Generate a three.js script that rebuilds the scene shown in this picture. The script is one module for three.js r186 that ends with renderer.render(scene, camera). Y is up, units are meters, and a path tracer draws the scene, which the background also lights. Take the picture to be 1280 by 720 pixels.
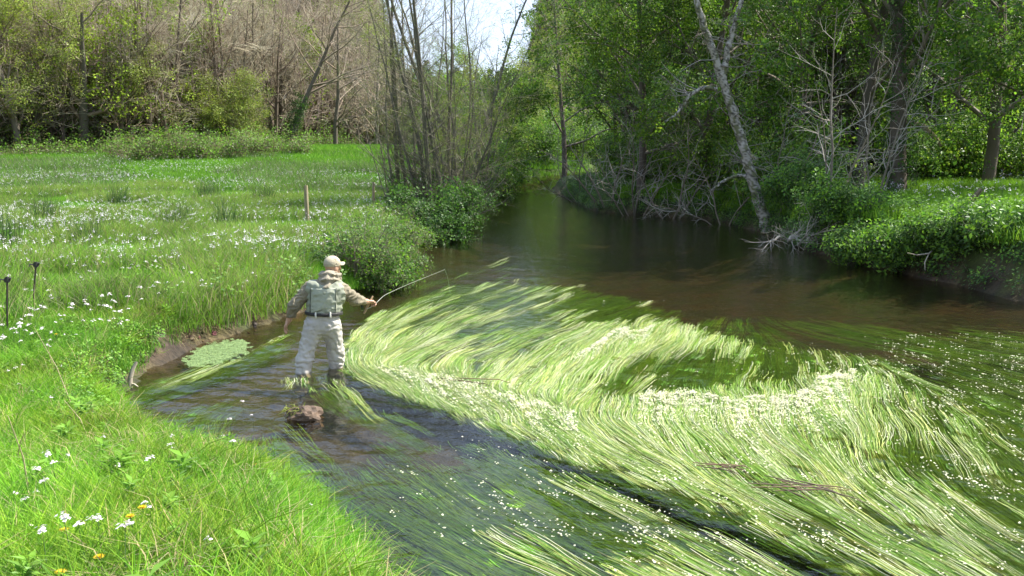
import * as THREE from 'three';
import { createNoise2D, createNoise3D, createNoise4D } from 'simplex-noise';

// ---------------------------------------------------------------- camera, sky, sun, exposure
const scene = new THREE.Scene();
const EYE = new THREE.Vector3(0, 2.82, 0), FOCAL = 1108, PITCH = Math.atan(175 / FOCAL);
const camera = new THREE.PerspectiveCamera(2 * Math.atan(360 / FOCAL) * 180 / Math.PI, 16 / 9, 0.1, 900);
camera.position.copy(EYE);
camera.rotation.x = -PITCH;
camera.updateMatrixWorld(true);

const SUN = new THREE.Vector3(0.58, 0.80, -0.20).normalize();
// hazy spring sky: pale at the horizon, blue overhead, a wide soft glow round the sun; even all the way round
{
  const W = 512, H = 256, data = new Float32Array(W * H * 4), d = new THREE.Vector3();
  for (let y = 0; y < H; y++) for (let x = 0; x < W; x++) {
    const el = ((y + .5) / H - .5) * Math.PI, az = ((x + .5) / W - .5) * 2 * Math.PI, o = (y * W + x) * 4;
    d.set(Math.cos(az) * Math.cos(el), Math.sin(el), Math.sin(az) * Math.cos(el));
    const k = Math.pow(Math.max(0, d.y), .65), c = Math.max(0, d.dot(SUN)), glow = .16 * Math.pow(c, 6) + .5 * Math.pow(c, 60);
    data[o] = THREE.MathUtils.lerp(.50, .22, k) + glow; data[o + 1] = THREE.MathUtils.lerp(.57, .325, k) + glow * .97; data[o + 2] = THREE.MathUtils.lerp(.67, .53, k) + glow * .92; data[o + 3] = 1;
  }
  const sky = new THREE.DataTexture(data, W, H, THREE.RGBAFormat, THREE.FloatType);
  sky.mapping = THREE.EquirectangularReflectionMapping; sky.magFilter = THREE.LinearFilter; sky.needsUpdate = true;
  scene.background = scene.environment = sky;
}

const sun = new THREE.DirectionalLight(new THREE.Color(1, 0.95, 0.87), 5);
sun.name = 'sun';
sun.position.copy(SUN).multiplyScalar(120);
sun.target.position.set(0, 0, -20);
sun.position.add(sun.target.position);
sun.castShadow = true;
sun.shadow.mapSize.set(4096, 4096);
Object.assign(sun.shadow.camera, { left: -70, right: 70, top: 70, bottom: -70, near: 1, far: 320 });
scene.add(sun, sun.target);

const renderer = new THREE.WebGLRenderer({ antialias: true });
renderer.toneMapping = THREE.LinearToneMapping;
renderer.toneMappingExposure = 2.55;
renderer.shadowMap.enabled = true;

// ---------------------------------------------------------------- helpers
function rng(seed) {
  let s = seed | 0;
  return () => { s = (s + 0x6d2b79f5) | 0; let t = Math.imul(s ^ (s >>> 15), 1 | s); t = (t + Math.imul(t ^ (t >>> 7), 61 | t)) ^ t; return ((t ^ (t >>> 14)) >>> 0) / 4294967296; };
}
const R0 = rng(11);
const n2 = createNoise2D(rng(1)), n3 = createNoise3D(rng(2)), n4 = createNoise4D(rng(3));
const V = (x, y, z) => new THREE.Vector3(x, y, z);
const lerp = (a, b, t) => a + (b - a) * t, clamp = (x, a, b) => Math.min(b, Math.max(a, x));
const smooth = (x) => { x = clamp(x, 0, 1); return x * x * (3 - 2 * x); };
const ramp = (a, b, x) => smooth((x - a) / (b - a));
const between = (r, a, b) => a + (b - a) * r();
const fbm = (x, z) => 0.55 * n2(x, z) + 0.27 * n2(x * 2.1 + 7, z * 2.1) + 0.14 * n2(x * 4.3, z * 4.3 + 3) + 0.07 * n2(x * 8.9, z * 8.9);

// where a line of sight of the survey photograph meets a level, or stands at a distance
function sight(u, v) { return V((u - 640) / FOCAL, (360 - v) / FOCAL, -1).applyQuaternion(camera.quaternion); }
function onLevel(u, v, h = 0) { const d = sight(u, v), t = (h - EYE.y) / d.y; return d.multiplyScalar(t).add(EYE); }
function atDistance(u, v, dist) { const d = sight(u, v); return d.multiplyScalar(dist / -d.z).add(EYE); }

const taken = new Map();
function numbered(name) { const n = taken.get(name) ?? 0; taken.set(name, n + 1); return n ? name + '_' + String(n).padStart(3, '0') : name; }
function tag(o, label, category, group, kind) {
  if (label) o.userData.label = label;
  if (category) o.userData.category = category;
  if (group) o.userData.group = group;
  if (kind) o.userData.kind = kind;
  return o;
}
function thing(name, label, category, pos, group) {
  const g = new THREE.Group(); g.name = numbered(name); if (pos) g.position.copy(pos);
  scene.add(g);
  return tag(g, label, category, group);
}
function shade(o) { o.castShadow = true; o.receiveShadow = true; return o; }
function part(name, geometry, material, parent, kind) {
  const m = shade(new THREE.Mesh(geometry, material)); m.name = name; parent.add(m);
  if (kind) m.userData.kind = kind;
  return m;
}
function single(name, geometry, material, label, category, group, kind) {
  const m = shade(new THREE.Mesh(geometry, material)); m.name = numbered(name); scene.add(m);
  return tag(m, label, category, group, kind);
}

// collects tubes, leaves and ribbons into one geometry with vertex colours
class Shape {
  constructor() { this.p = []; this.n = []; this.c = []; this.i = []; this.uv = []; }
  get count() { return this.p.length / 3; }
  vert(x, y, z, nx, ny, nz, c, u = 0, v = 0) { this.p.push(x, y, z); this.n.push(nx, ny, nz); this.c.push(c[0], c[1], c[2]); this.uv.push(u, v); }
  tube(pts, rad, sides, col, capEnd = false) {
    const base = this.count, t = V(), side = V(), up = V(), k = pts.length;
    let run = 0;
    t.subVectors(pts[1], pts[0]).normalize();
    side.set(Math.abs(t.y) > 0.9 ? 1 : 0, Math.abs(t.y) > 0.9 ? 0 : 1, 0).cross(t).normalize();
    for (let j = 0; j < k; j++) {
      t.subVectors(pts[Math.min(j + 1, k - 1)], pts[Math.max(j - 1, 0)]).normalize();
      side.addScaledVector(t, -side.dot(t)).normalize(); up.crossVectors(t, side);
      if (j) run += pts[j].distanceTo(pts[j - 1]);
      const fixed = typeof col === 'function' ? null : col, r = rad[j];
      for (let s = 0; s <= sides; s++) {
        const a = s / sides * Math.PI * 2, ca = Math.cos(a), sa = Math.sin(a);
        const nx = side.x * ca + up.x * sa, ny = side.y * ca + up.y * sa, nz = side.z * ca + up.z * sa;
        const q = V(pts[j].x + nx * r, pts[j].y + ny * r, pts[j].z + nz * r), c = fixed ?? col(j / (k - 1), q);
        this.vert(q.x, q.y, q.z, nx, ny, nz, c, s / sides * Math.max(1, Math.round(rad[0] * 12)) * 0.5, run);
      }
    }
    for (let j = 0; j < k - 1; j++) for (let s = 0; s < sides; s++) {
      const a = base + j * (sides + 1) + s, b = a + sides + 1;
      this.i.push(a, a + 1, b, b, a + 1, b + 1);
    }
    if (capEnd) {
      const e = base + (k - 1) * (sides + 1), c = this.count, q = pts[k - 1], cc = typeof col === 'function' ? col(1, q) : col;
      this.vert(q.x, q.y, q.z, t.x, t.y, t.z, cc);
      for (let s = 0; s < sides; s++) this.i.push(e + s, e + s + 1, c);
    }
  }
  // a leaf with a midrib fold: base p, pointing along d, its face turned to n
  leaf(p, d, n, len, wid, c, fold = 0.25) {
    const s = V().crossVectors(d, n).normalize(), m = V().crossVectors(s, d).normalize(), b = this.count;
    const mid = 0.45, w = wid / 2, f = fold * w;
    const c2 = [c[0] * 0.94, c[1] * 0.95, c[2] * 0.92];
    this.vert(p.x, p.y, p.z, m.x, m.y, m.z, c2);
    const ax = p.x + d.x * len * mid, ay = p.y + d.y * len * mid, az = p.z + d.z * len * mid;
    let k = [m.x + s.x * -fold, m.y + s.y * -fold, m.z + s.z * -fold];
    this.vert(ax + s.x * w + m.x * f, ay + s.y * w + m.y * f, az + s.z * w + m.z * f, ...k, c);
    this.vert(p.x + d.x * len - m.x * f * 0.8, p.y + d.y * len - m.y * f * 0.8, p.z + d.z * len - m.z * f * 0.8, m.x, m.y, m.z, c);
    k = [m.x + s.x * fold, m.y + s.y * fold, m.z + s.z * fold];
    this.vert(ax - s.x * w + m.x * f, ay - s.y * w + m.y * f, az - s.z * w + m.z * f, ...k, c);
    this.i.push(b, b + 1, b + 2, b, b + 2, b + 3);
  }
  // a blade or strand: a strip that narrows to its end
  blade(pts, wid, sideDir, col, endCol, taper = 1) {
    const b = this.count, k = pts.length, t = V(), s = V(), n = V();
    for (let j = 0; j < k; j++) {
      t.subVectors(pts[Math.min(j + 1, k - 1)], pts[Math.max(j - 1, 0)]).normalize();
      s.copy(sideDir).addScaledVector(t, -sideDir.dot(t)).normalize(); n.crossVectors(s, t);
      const q = j / (k - 1), w = wid * 0.5 * Math.max(0.06, taper ? 1 - Math.pow(q, 1.6) * taper : 1);
      const c = [lerp(col[0], endCol[0], q), lerp(col[1], endCol[1], q), lerp(col[2], endCol[2], q)], P = pts[j];
      this.vert(P.x - s.x * w, P.y - s.y * w, P.z - s.z * w, n.x, n.y, n.z, c);
      this.vert(P.x + s.x * w, P.y + s.y * w, P.z + s.z * w, n.x, n.y, n.z, c);
      if (j) { const a = b + j * 2; this.i.push(a - 2, a - 1, a, a, a - 1, a + 1); }
    }
  }
  // disc or petal fan, facing n
  fan(p, n, r, k, c, cEdge, dish = 0.2, lobes = 0) {
    const s = V(1, 0, 0); if (Math.abs(n.x) > 0.8) s.set(0, 0, 1); s.cross(n).normalize(); const u = V().crossVectors(n, s), b = this.count;
    this.vert(p.x, p.y, p.z, n.x, n.y, n.z, c);
    for (let j = 0; j < k; j++) {
      const a = j / k * Math.PI * 2, rr = lobes ? r * (j % 2 ? 0.55 : 1) : r, x = Math.cos(a) * rr, y = Math.sin(a) * rr, h = dish * r;
      this.vert(p.x + s.x * x + u.x * y + n.x * h, p.y + s.y * x + u.y * y + n.y * h, p.z + s.z * x + u.z * y + n.z * h, n.x, n.y, n.z, cEdge);
    }
    for (let j = 0; j < k; j++) this.i.push(b, b + 1 + j, b + 1 + (j + 1) % k);
  }
  build() {
    const g = new THREE.BufferGeometry();
    g.setAttribute('position', new THREE.BufferAttribute(new Float32Array(this.p), 3));
    g.setAttribute('normal', new THREE.BufferAttribute(new Float32Array(this.n), 3));
    g.setAttribute('color', new THREE.BufferAttribute(new Float32Array(this.c), 3));
    g.setAttribute('uv', new THREE.BufferAttribute(new Float32Array(this.uv), 2));
    g.setIndex(new THREE.BufferAttribute(new Uint32Array(this.i), 1));
    return g;
  }
}
const vary = (r, c, a = 0.2) => { const k = 1 + (r() - 0.5) * 2 * a, h = (r() - 0.5) * a * 0.6; return [c[0] * k * (1 + h), c[1] * k, c[2] * k * (1 - h)]; };
const unit = (r) => { const z = r() * 2 - 1, a = r() * Math.PI * 2, s = Math.sqrt(1 - z * z); return V(Math.cos(a) * s, z, Math.sin(a) * s); };

// many copies of one small shape: list of [position, direction of its y axis, turn, scale, tint]
const UP = V(0, 1, 0);
function scatter(name, geometry, material, list, parent, scaleY) {
  const m = shade(new THREE.InstancedMesh(geometry, material, list.length)), q = new THREE.Quaternion(), q2 = new THREE.Quaternion(), M = new THREE.Matrix4(), S = V(), C = new THREE.Color();
  list.forEach(([p, d, turn, s, tint, sy], i) => {
    q.setFromUnitVectors(UP, d); q2.setFromAxisAngle(UP, turn); q.multiply(q2);
    S.set(s, sy ?? s, s); M.compose(p, q, S); m.setMatrixAt(i, M);
    if (tint) m.setColorAt(i, C.setRGB(tint[0], tint[1], tint[2]));
  });
  m.name = parent === scene ? numbered(name) : name; m.userData.kind = 'stuff'; parent.add(m);
  return m;
}

// ---------------------------------------------------------------- textures (grain and relief only)
function tile(size, f, srgb) {
  const data = new Uint8Array(size * size * 4);
  for (let y = 0; y < size; y++) for (let x = 0; x < size; x++) {
    const c = f(x / size, y / size), o = (y * size + x) * 4;
    for (let k = 0; k < 3; k++) data[o + k] = clamp(Math.round((Array.isArray(c) ? c[k] : c) * 255), 0, 255);
    data[o + 3] = 255;
  }
  const t = new THREE.DataTexture(data, size, size, THREE.RGBAFormat);
  t.wrapS = t.wrapT = THREE.RepeatWrapping; t.magFilter = THREE.LinearFilter; t.minFilter = THREE.LinearMipmapLinearFilter; t.generateMipmaps = true;
  if (srgb) t.colorSpace = THREE.SRGBColorSpace;
  t.needsUpdate = true;
  return t;
}
// noise that repeats without a seam: fx, fz are how many features fit across the tile
const wrapNoise = (u, v, fx, fz, o = 0) => { const a = u * Math.PI * 2, b = v * Math.PI * 2, rx = fx / 6.283, rz = fz / 6.283; return n4(Math.cos(a) * rx + o, Math.sin(a) * rx, Math.cos(b) * rz, Math.sin(b) * rz + o); };
const grainTex = tile(256, (u, v) => 0.5 + 0.22 * wrapNoise(u, v, 8, 8) + 0.16 * wrapNoise(u, v, 24, 24, 3) + 0.14 * wrapNoise(u, v, 70, 70, 8));
const rippleTex = tile(512, (u, v) => 0.5 + 0.24 * wrapNoise(u, v, 7, 9) + 0.15 * wrapNoise(u, v, 17, 22, 4) + 0.09 * wrapNoise(u, v, 44, 52, 9) + 0.04 * wrapNoise(u, v, 90, 110, 5));
const barkTex = tile(256, (u, v) => 0.5 + 0.25 * wrapNoise(u, v, 26, 5) + 0.15 * wrapNoise(u, v, 50, 14, 2) + 0.1 * wrapNoise(u, v, 80, 60, 6));
const earthTex = tile(256, (u, v) => { const k = 0.72 + 0.18 * wrapNoise(u, v, 9, 9, 1) + 0.14 * wrapNoise(u, v, 34, 34, 3) + 0.12 * wrapNoise(u, v, 90, 90, 7); return [k, k * 0.985, k * 0.96]; }, true);
const clothTex = tile(256, (u, v) => 0.5 + 0.2 * Math.sin(u * 64 * Math.PI * 2) * Math.sin(v * 64 * Math.PI * 2) + 0.2 * wrapNoise(u, v, 12, 12));

// ---------------------------------------------------------------- materials
const std = (o) => new THREE.MeshStandardMaterial({ vertexColors: true, side: THREE.DoubleSide, ...o });
const leafMat = (t = 0.4, rough = 1, coat = 0) => new THREE.MeshPhysicalMaterial({ vertexColors: true, side: THREE.DoubleSide, roughness: rough, transmission: t, thickness: 0, specularIntensity: .3, clearcoat: coat, clearcoatRoughness: .38 });
const M = {
  bark: std({ roughness: 0.95, bumpMap: barkTex, bumpScale: 0.012 }),
  twig: std({ roughness: 0.85 }),
  leaf: leafMat(0.52, 1, .5), grass: leafMat(0.42, 1, .12), weed: std({ roughness: 0.42 }), weedThin: leafMat(0.25, 1),
  petal: leafMat(0.3), earth: std({ roughness: 1, map: earthTex, bumpMap: grainTex, bumpScale: 0.03 }),
  wood: std({ roughness: 0.9, bumpMap: barkTex, bumpScale: 0.004 }),
  stone: std({ roughness: 0.75, bumpMap: grainTex, bumpScale: 0.01 }),
  black: std({ roughness: 0.55 }), metal: std({ roughness: 0.35, metalness: 0.8 }),
  cloth: std({ roughness: 0.92, bumpMap: clothTex, bumpScale: 0.0012 }), skin: std({ roughness: 0.6 }), rod: std({ roughness: 0.3 }),
  water: new THREE.MeshPhysicalMaterial({ color: new THREE.Color(0.62, 0.58, 0.43), roughness: 0.04, transmission: 1, thickness: 0, ior: 1.33, side: THREE.DoubleSide, bumpMap: rippleTex, bumpScale: 0.011 }),
};

// ---------------------------------------------------------------- the lie of the land
// the water's edge, walked upstream along the left bank and back down the right one: u, v of the survey, bank height, bank width
const LEFT = [[490, 720, .45, .9], [455, 665, .42, .8], [400, 610, .4, .8], [330, 572, .34, .8], [230, 545, .3, .8], [168, 520, .3, .7], [150, 498, .4, .5], [166, 470, .45, .4], [212, 447, .48, .3], [270, 424, .5, .3], [330, 405, .5, .4], [372, 392, .5, .6], [430, 372, .5, .7], [486, 352, .5, .7], [512, 312, .5, .8], [560, 292, .5, .7], [596, 282, .5, .7], [602, 262, .55, .7], [612, 248, .6, .8], [622, 240, .7, .8]];
const RIGHT = [[686, 239, .9, .8], [716, 251, 1.0, .8], [742, 264, 1.0, .9], [800, 268, 1.0, .9], [850, 272, 1.0, 1.0], [893, 276, .9, 1.2], [950, 290, 1.0, 1.0], [1000, 312, 1.0, .8], [1050, 322, 1.15, .9], [1100, 335, 1.2, .9], [1180, 353, 1.25, .9], [1280, 377, 1.25, .9]];
const shore = [];
const addShore = (x, z, bh, bw, side) => shore.push({ x, z, bh, bw, side });
addShore(40, 3, .6, 1, 0); addShore(20, 0, .6, 1, 0); addShore(9, 1.2, .5, 1, 0); addShore(3.5, -1.2, .5, 1, 0); addShore(.6, -3.1, .5, 1, 0);
for (const [u, v, bh, bw] of LEFT) { const p = onLevel(u, v, v > 515 ? .14 : 0); addShore(p.x, p.z, bh, bw, 0); }
addShore(-1, -60, .7, 1, 0); addShore(1.5, -68, .9, 1, 0); addShore(8, -79, .9, 1, 0); addShore(24, -92, .9, 1, 0); addShore(50, -98, .9, 1, 0);
addShore(52, -92, 1, 1, 1); addShore(26, -84, 1, 1, 1); addShore(13.5, -73, 1, 1, 1); addShore(7, -65, .9, 1, 1);
for (const [u, v, bh, bw] of RIGHT) { const p = onLevel(u, v); addShore(p.x, p.z, bh, bw, 1); }
addShore(12.5, -13.5, 1.2, .9, 1); addShore(18, -10.5, 1.2, 1, 1); addShore(28, -8.5, 1.2, 1, 1); addShore(42, -7.5, 1.2, 1, 1);
for (let k = 0; k < shore.length; k++) { const a = shore[k], b = shore[(k + 1) % shore.length]; a.dx = b.x - a.x; a.dz = b.z - a.z; a.l2 = a.dx * a.dx + a.dz * a.dz; }

const near = { d: 0, bh: 0, bw: 0, side: 0 };
function shoreDistance(x, z) {       // positive on land
  let best = 1e9, inside = false, bk = 0, bt = 0;
  for (let k = 0; k < shore.length; k++) {
    const a = shore[k], px = x - a.x, pz = z - a.z, t = clamp((px * a.dx + pz * a.dz) / a.l2, 0, 1), ex = px - a.dx * t, ez = pz - a.dz * t, d = ex * ex + ez * ez;
    if (d < best) { best = d; bk = k; bt = t; }
    const bz = a.z + a.dz;
    if ((a.z > z) !== (bz > z) && x < a.dx * (z - a.z) / a.dz + a.x) inside = !inside;
  }
  const a = shore[bk], b = shore[(bk + 1) % shore.length];
  near.bh = lerp(a.bh, b.bh, bt); near.bw = lerp(a.bw, b.bw, bt); near.side = bt < 0.5 ? a.side : b.side;
  near.d = (inside ? -1 : 1) * Math.sqrt(best);
  return near.d;
}
const waterLevel = (z) => 0.75 * ramp(-50, -76, z);
function hillFoot(x, z) {            // distance at which the valley side starts, by bearing
  const a = Math.atan2(x, -z);
  return lerp(74, 108, ramp(-0.42, 0.0, a)) - 40 * ramp(0.1, 0.45, a) + 75 * Math.exp(-(((a + 0.055) / 0.085) ** 4));
}
function landHeight(x, z) {
  const d = shoreDistance(x, z), { bh, bw, side } = near, r = Math.hypot(x, z), wl = waterLevel(z);
  if (d < 0) return wl - 0.06 - lerp(0.62, 0.24, ramp(-15, -12, z)) * smooth(-d / lerp(3.2, 2.2, ramp(-15, -12, z))) - 0.25 * smooth((-d - 2) / 4) * ramp(-14, -20, z) + 0.05 * fbm(x * .9, z * .9) * smooth(-d / .6);
  const wob = 1 + 0.25 * n2(x * .8, z * .8), w = bw * wob;
  let h = -0.06 + (bh + 0.06) * (0.25 * ramp(0, w * .35, d) + 0.75 * ramp(w * .15, w, d));
  h += smooth((d - .2) / 3) * (0.07 * fbm(x * .35, z * .35) + 0.03 * n2(x * 1.7, z * 1.7));
  if (side === 0) h += 1.15 * ramp(18, 82, r) * smooth((d - 1) / 14) + 0.8 * ramp(9, 1.2, r) * smooth(d / 1.6);
  else h += 0.45 * smooth((d - 1) / 9);
  h += wl * smooth(d / 2);
  const f = r - hillFoot(x, z);
  if (f > 0) h += (1 - .88 * Math.exp(-(((Math.atan2(x, -z) + 0.055) / 0.085) ** 4))) * Math.min(48, 0.42 * f * smooth(f / 14)) + 1.5 * fbm(x * .03, z * .03) * smooth(f / 20);
  return h;
}
const onLand = (x, z, lift = 0) => V(x, landHeight(x, z) + lift, z);
function onGround(u, v) {            // where a line of sight meets the land
  const d = sight(u, v); let t = 1;
  for (; t < 260; t += 0.05 + t * .004) { const x = d.x * t, z = d.z * t; if (EYE.y + d.y * t < landHeight(x, z)) return onLand(x, z); }
  return V(d.x * t, 0, d.z * t);
}
function standing(u, dist) { const d = sight(u, 215), k = dist / -d.z; return onLand(d.x * k, -dist); }

// ground: one sheet, finer near the river
{
  const N = 380, K = 3.6, pos = [], col = [], uv = [], idx = [];
  const warp = (t, c, span) => c + span * Math.sinh(t * K) / Math.sinh(K);
  for (let j = 0; j <= N; j++) for (let i = 0; i <= N; i++) {
    const x = warp(i / N * 2 - 1, 0, 330), z = warp(j / N * 2 - 1, -11, 330);
    const y = landHeight(x, z), { d, side } = near, g = fbm(x * .6, z * .6), r = Math.hypot(x, z);
    let c;
    if (d < 0) { const m = 0.5 + 0.5 * fbm(x * 1.6 + 4, z * 1.6); const nearMix = ramp(-16, -11.5, z + 1.5 * g); c = [lerp(lerp(.028, .085, m), lerp(.05, .125, m), nearMix), lerp(lerp(.016, .040, m), lerp(.042, .10, m), nearMix), lerp(lerp(.005, .011, m), lerp(.03, .07, m), nearMix)]; if (g > .1) c = [c[0] * .7, c[1] * 1.15, c[2] * .6]; }  // bed colour runs from dark brown upstream to paler and greyer near by
    else {
      const grassy = smooth((d - .12) / .35 + g * .8);
      const green = [.075 + .03 * g, .14 + .05 * g, .02], mud = [.17 + .06 * g, .12 + .04 * g, .07];
      c = mud.map((m, k) => lerp(m, green[k], grassy));
      const f = smooth((r - hillFoot(x, z) + 4) / 8); c = c.map((m, k) => lerp(m, [.21, .16, .095][k] * (1 + .4 * g), f));
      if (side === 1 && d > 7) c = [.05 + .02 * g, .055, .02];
    }
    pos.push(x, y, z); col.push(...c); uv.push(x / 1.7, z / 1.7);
  }
  for (let j = 0; j < N; j++) for (let i = 0; i < N; i++) { const a = j * (N + 1) + i, b = a + N + 1; idx.push(a, b, a + 1, b, b + 1, a + 1); }
  const g = new THREE.BufferGeometry();
  g.setAttribute('position', new THREE.Float32BufferAttribute(pos, 3)); g.setAttribute('color', new THREE.Float32BufferAttribute(col, 3)); g.setAttribute('uv', new THREE.Float32BufferAttribute(uv, 2));
  g.setIndex(idx); g.computeVertexNormals();
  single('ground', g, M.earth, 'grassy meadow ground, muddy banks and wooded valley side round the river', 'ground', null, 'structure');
}
// water: a thin clear sheet with low waves
{
  const pos = [], uv = [], idx = [], at = new Map();
  const xs = [], zs = [];
  for (let x = -6; x < 45; x += x < 9 ? .075 : x < 13 ? .15 : .6) xs.push(x);
  for (let z = 2; z > -96; z -= z > -3 ? .3 : z > -15 ? .07 : z > -24 ? .14 : z > -50 ? .3 : .6) zs.push(z);
  const vert = (i, j) => {
    const k = i * 8192 + j;
    if (!at.has(k)) {
      const x = xs[i], z = zs[j], rough = ramp(-48, -60, z) * .09;
      const y = waterLevel(z) + lerp(.004, .010, ramp(-17, -11, z)) * (n2(x * 1.1, z * 1.1) + .6 * n2(x * 2.7 + 4, z * 2.7)) + ramp(-18, -11, z) * (.008 * n2(x * 4.2 + z * 2, z * 4.6) + .004 * n2(x * 8 - z * 3, z * 9)) + rough * n2(x * .9, z * 1.4) + rough * .6 * n2(x * 2.2, z * 3.1);
      let wake = 0;                                  // the current piles up on the legs and the stone and trails off in rings
      for (const [wx, wz, wr] of [[-2.67, -10.95, .10], [-2.29, -11.25, .10], [-2.25, -9.25, .19]]) { const q = Math.hypot(x - wx, z - wz) - wr; if (q < .8) wake += .010 * Math.exp(-Math.max(q, 0) * 3.6) * Math.sin(q * 34 + 2 * n2(x * 3, z * 3)); }
      at.set(k, pos.length / 3); pos.push(x, y + wake, z); uv.push(x / 1.9, z / 1.9);
    }
    return at.get(k);
  };
  for (let j = 0; j < zs.length - 1; j++) for (let i = 0; i < xs.length - 1; i++) {
    if (shoreDistance((xs[i] + xs[i + 1]) / 2, (zs[j] + zs[j + 1]) / 2) > 0.55) continue;
    const a = vert(i, j), b = vert(i + 1, j), c = vert(i, j + 1), d = vert(i + 1, j + 1);
    idx.push(a, b, c, b, d, c);
  }
  const g = new THREE.BufferGeometry();
  g.setAttribute('position', new THREE.Float32BufferAttribute(pos, 3)); g.setAttribute('uv', new THREE.Float32BufferAttribute(uv, 2)); g.setIndex(idx); g.computeVertexNormals();
  const w = single('river', g, M.water, 'clear brown river water running between the grassy banks', 'river', null, 'structure');
  w.castShadow = false;
}
// ---------------------------------------------------------------- water weed: strands that follow the current
// surveyed current: u, v, run of the strands there (du, dv), how far the weed stands out of the water and takes a pale glare in its colour (0..1)
const CURRENT = [[560, 352, -60, 25, .15], [640, 372, -80, 28, .2], [700, 415, -80, 30, .45], [480, 395, -40, 25, .5], [455, 420, -30, 25, .7], [440, 445, 5, 25, .9], [520, 440, -60, 30, .72], [600, 430, -60, 25, .5], [650, 400, -70, 25, .22], [780, 385, -60, 20, .08], [560, 395, -60, 25, .35],
  [480, 475, 40, 25, .9], [540, 480, 20, 25, 1], [600, 505, 40, 28, .95], [660, 510, 25, 30, .95], [640, 470, -30, 30, .75], [700, 470, -30, 30, .7], [740, 440, -25, 30, .85], [780, 418, -25, 20, 1.1], [812, 415, -20, 20, 1], [840, 440, -30, 28, .12], [800, 475, -25, 30, .25], [740, 500, -20, 30, .85], [720, 545, 40, 28, .7], [800, 580, 50, 28, .6],
  [880, 460, -20, 25, .05], [950, 450, -10, 25, .03], [1010, 455, 10, 25, .05], [850, 500, 0, 30, .95], [900, 497, 5, 30, 1.1], [950, 502, 5, 30, 1.05], [1000, 492, 5, 30, 1.05], [1060, 470, 0, 25, 1.1], [1100, 490, 10, 30, .3],
  [860, 560, 30, 30, .7], [950, 560, 30, 30, .65], [1040, 540, 20, 30, .42], [1100, 550, 8, 30, .3], [1160, 560, 12, 30, .22], [1240, 560, 30, 25, .22], [1100, 620, 35, 30, .36], [1200, 640, 40, 28, .36], [950, 640, 50, 28, .46], [1050, 690, 50, 26, .42], [1180, 710, 50, 26, .38], [1270, 700, 50, 28, .3],
  [1180, 470, 40, 12, .08], [1080, 420, 30, 6, .02], [1260, 430, 40, 6, .25], [1270, 500, 35, 15, .2],
  [700, 640, 50, 26, .25], [620, 700, 50, 24, .3], [800, 700, 50, 26, .6], [900, 700, 50, 27, .4], [790, 714, 50, 26, 1.0], [720, 700, 50, 26, .3], [780, 620, 50, 26, .15], [600, 560, 50, 25, .12], [520, 640, 40, 26, .15], [460, 520, 45, 28, .05],
  [300, 452, -50, 20, .6], [200, 490, -45, 18, .25], [350, 430, -45, 22, .4]].map(([u, v, du, dv, b]) => {
  const p = onLevel(u, v), q = onLevel(u + du * .4, v + dv * .4), l = Math.hypot(q.x - p.x, q.z - p.z);
  return [p.x, p.z, (q.x - p.x) / l, (q.z - p.z) / l, b];
});
const flow = { x: 0, z: 0, b: 0 };
function current(x, z) {
  let sx = 0, sz = 0, sb = 0, sw = 0;
  for (const [px, pz, dx, dz, b] of CURRENT) { const d2 = (px - x) ** 2 + (pz - z) ** 2 + .02, w = 1 / (d2 * d2); sx += dx * w; sz += dz * w; sb += b * w; sw += w; }
  const t = .16 * n2(x * 1.15 + 3, z * 1.15) + .07 * n2(x * 3.1, z * 3.1 + 7), ct = Math.cos(t), st = Math.sin(t), l = Math.hypot(sx, sz) || 1; flow.x = (sx * ct - sz * st) / l; flow.z = (sx * st + sz * ct) / l; flow.b = sb / sw;
  return flow;
}
const outline = (list) => list.map(([u, v]) => { const p = onLevel(u, v); return [p.x, p.z]; });
function inside(poly, x, z) {
  let c = false;
  for (let i = 0, j = poly.length - 1; i < poly.length; j = i++) if ((poly[i][1] > z) !== (poly[j][1] > z) && x < (poly[j][0] - poly[i][0]) * (z - poly[i][1]) / (poly[j][1] - poly[i][1]) + poly[i][0]) c = !c;
  return c;
}
const CRESTS = [[[750, 432], [770, 416], [815, 414]], [[800, 500], [850, 494], [900, 500], [950, 506], [1000, 494], [1040, 475], [1068, 466]], [[470, 462], [560, 478], [640, 500], [720, 520]]].map(outline);
function crest(x, z) {
  let best = 1e9;
  for (const line of CRESTS) for (let k = 0; k + 1 < line.length; k++) {
    const [ax, az] = line[k], dx = line[k + 1][0] - ax, dz = line[k + 1][1] - az, t = clamp(((x - ax) * dx + (z - az) * dz) / (dx * dx + dz * dz), 0, 1);
    best = Math.min(best, (x - ax - dx * t) ** 2 + (z - az - dz * t) ** 2);
  }
  return Math.exp(-best / .09);
}
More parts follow.
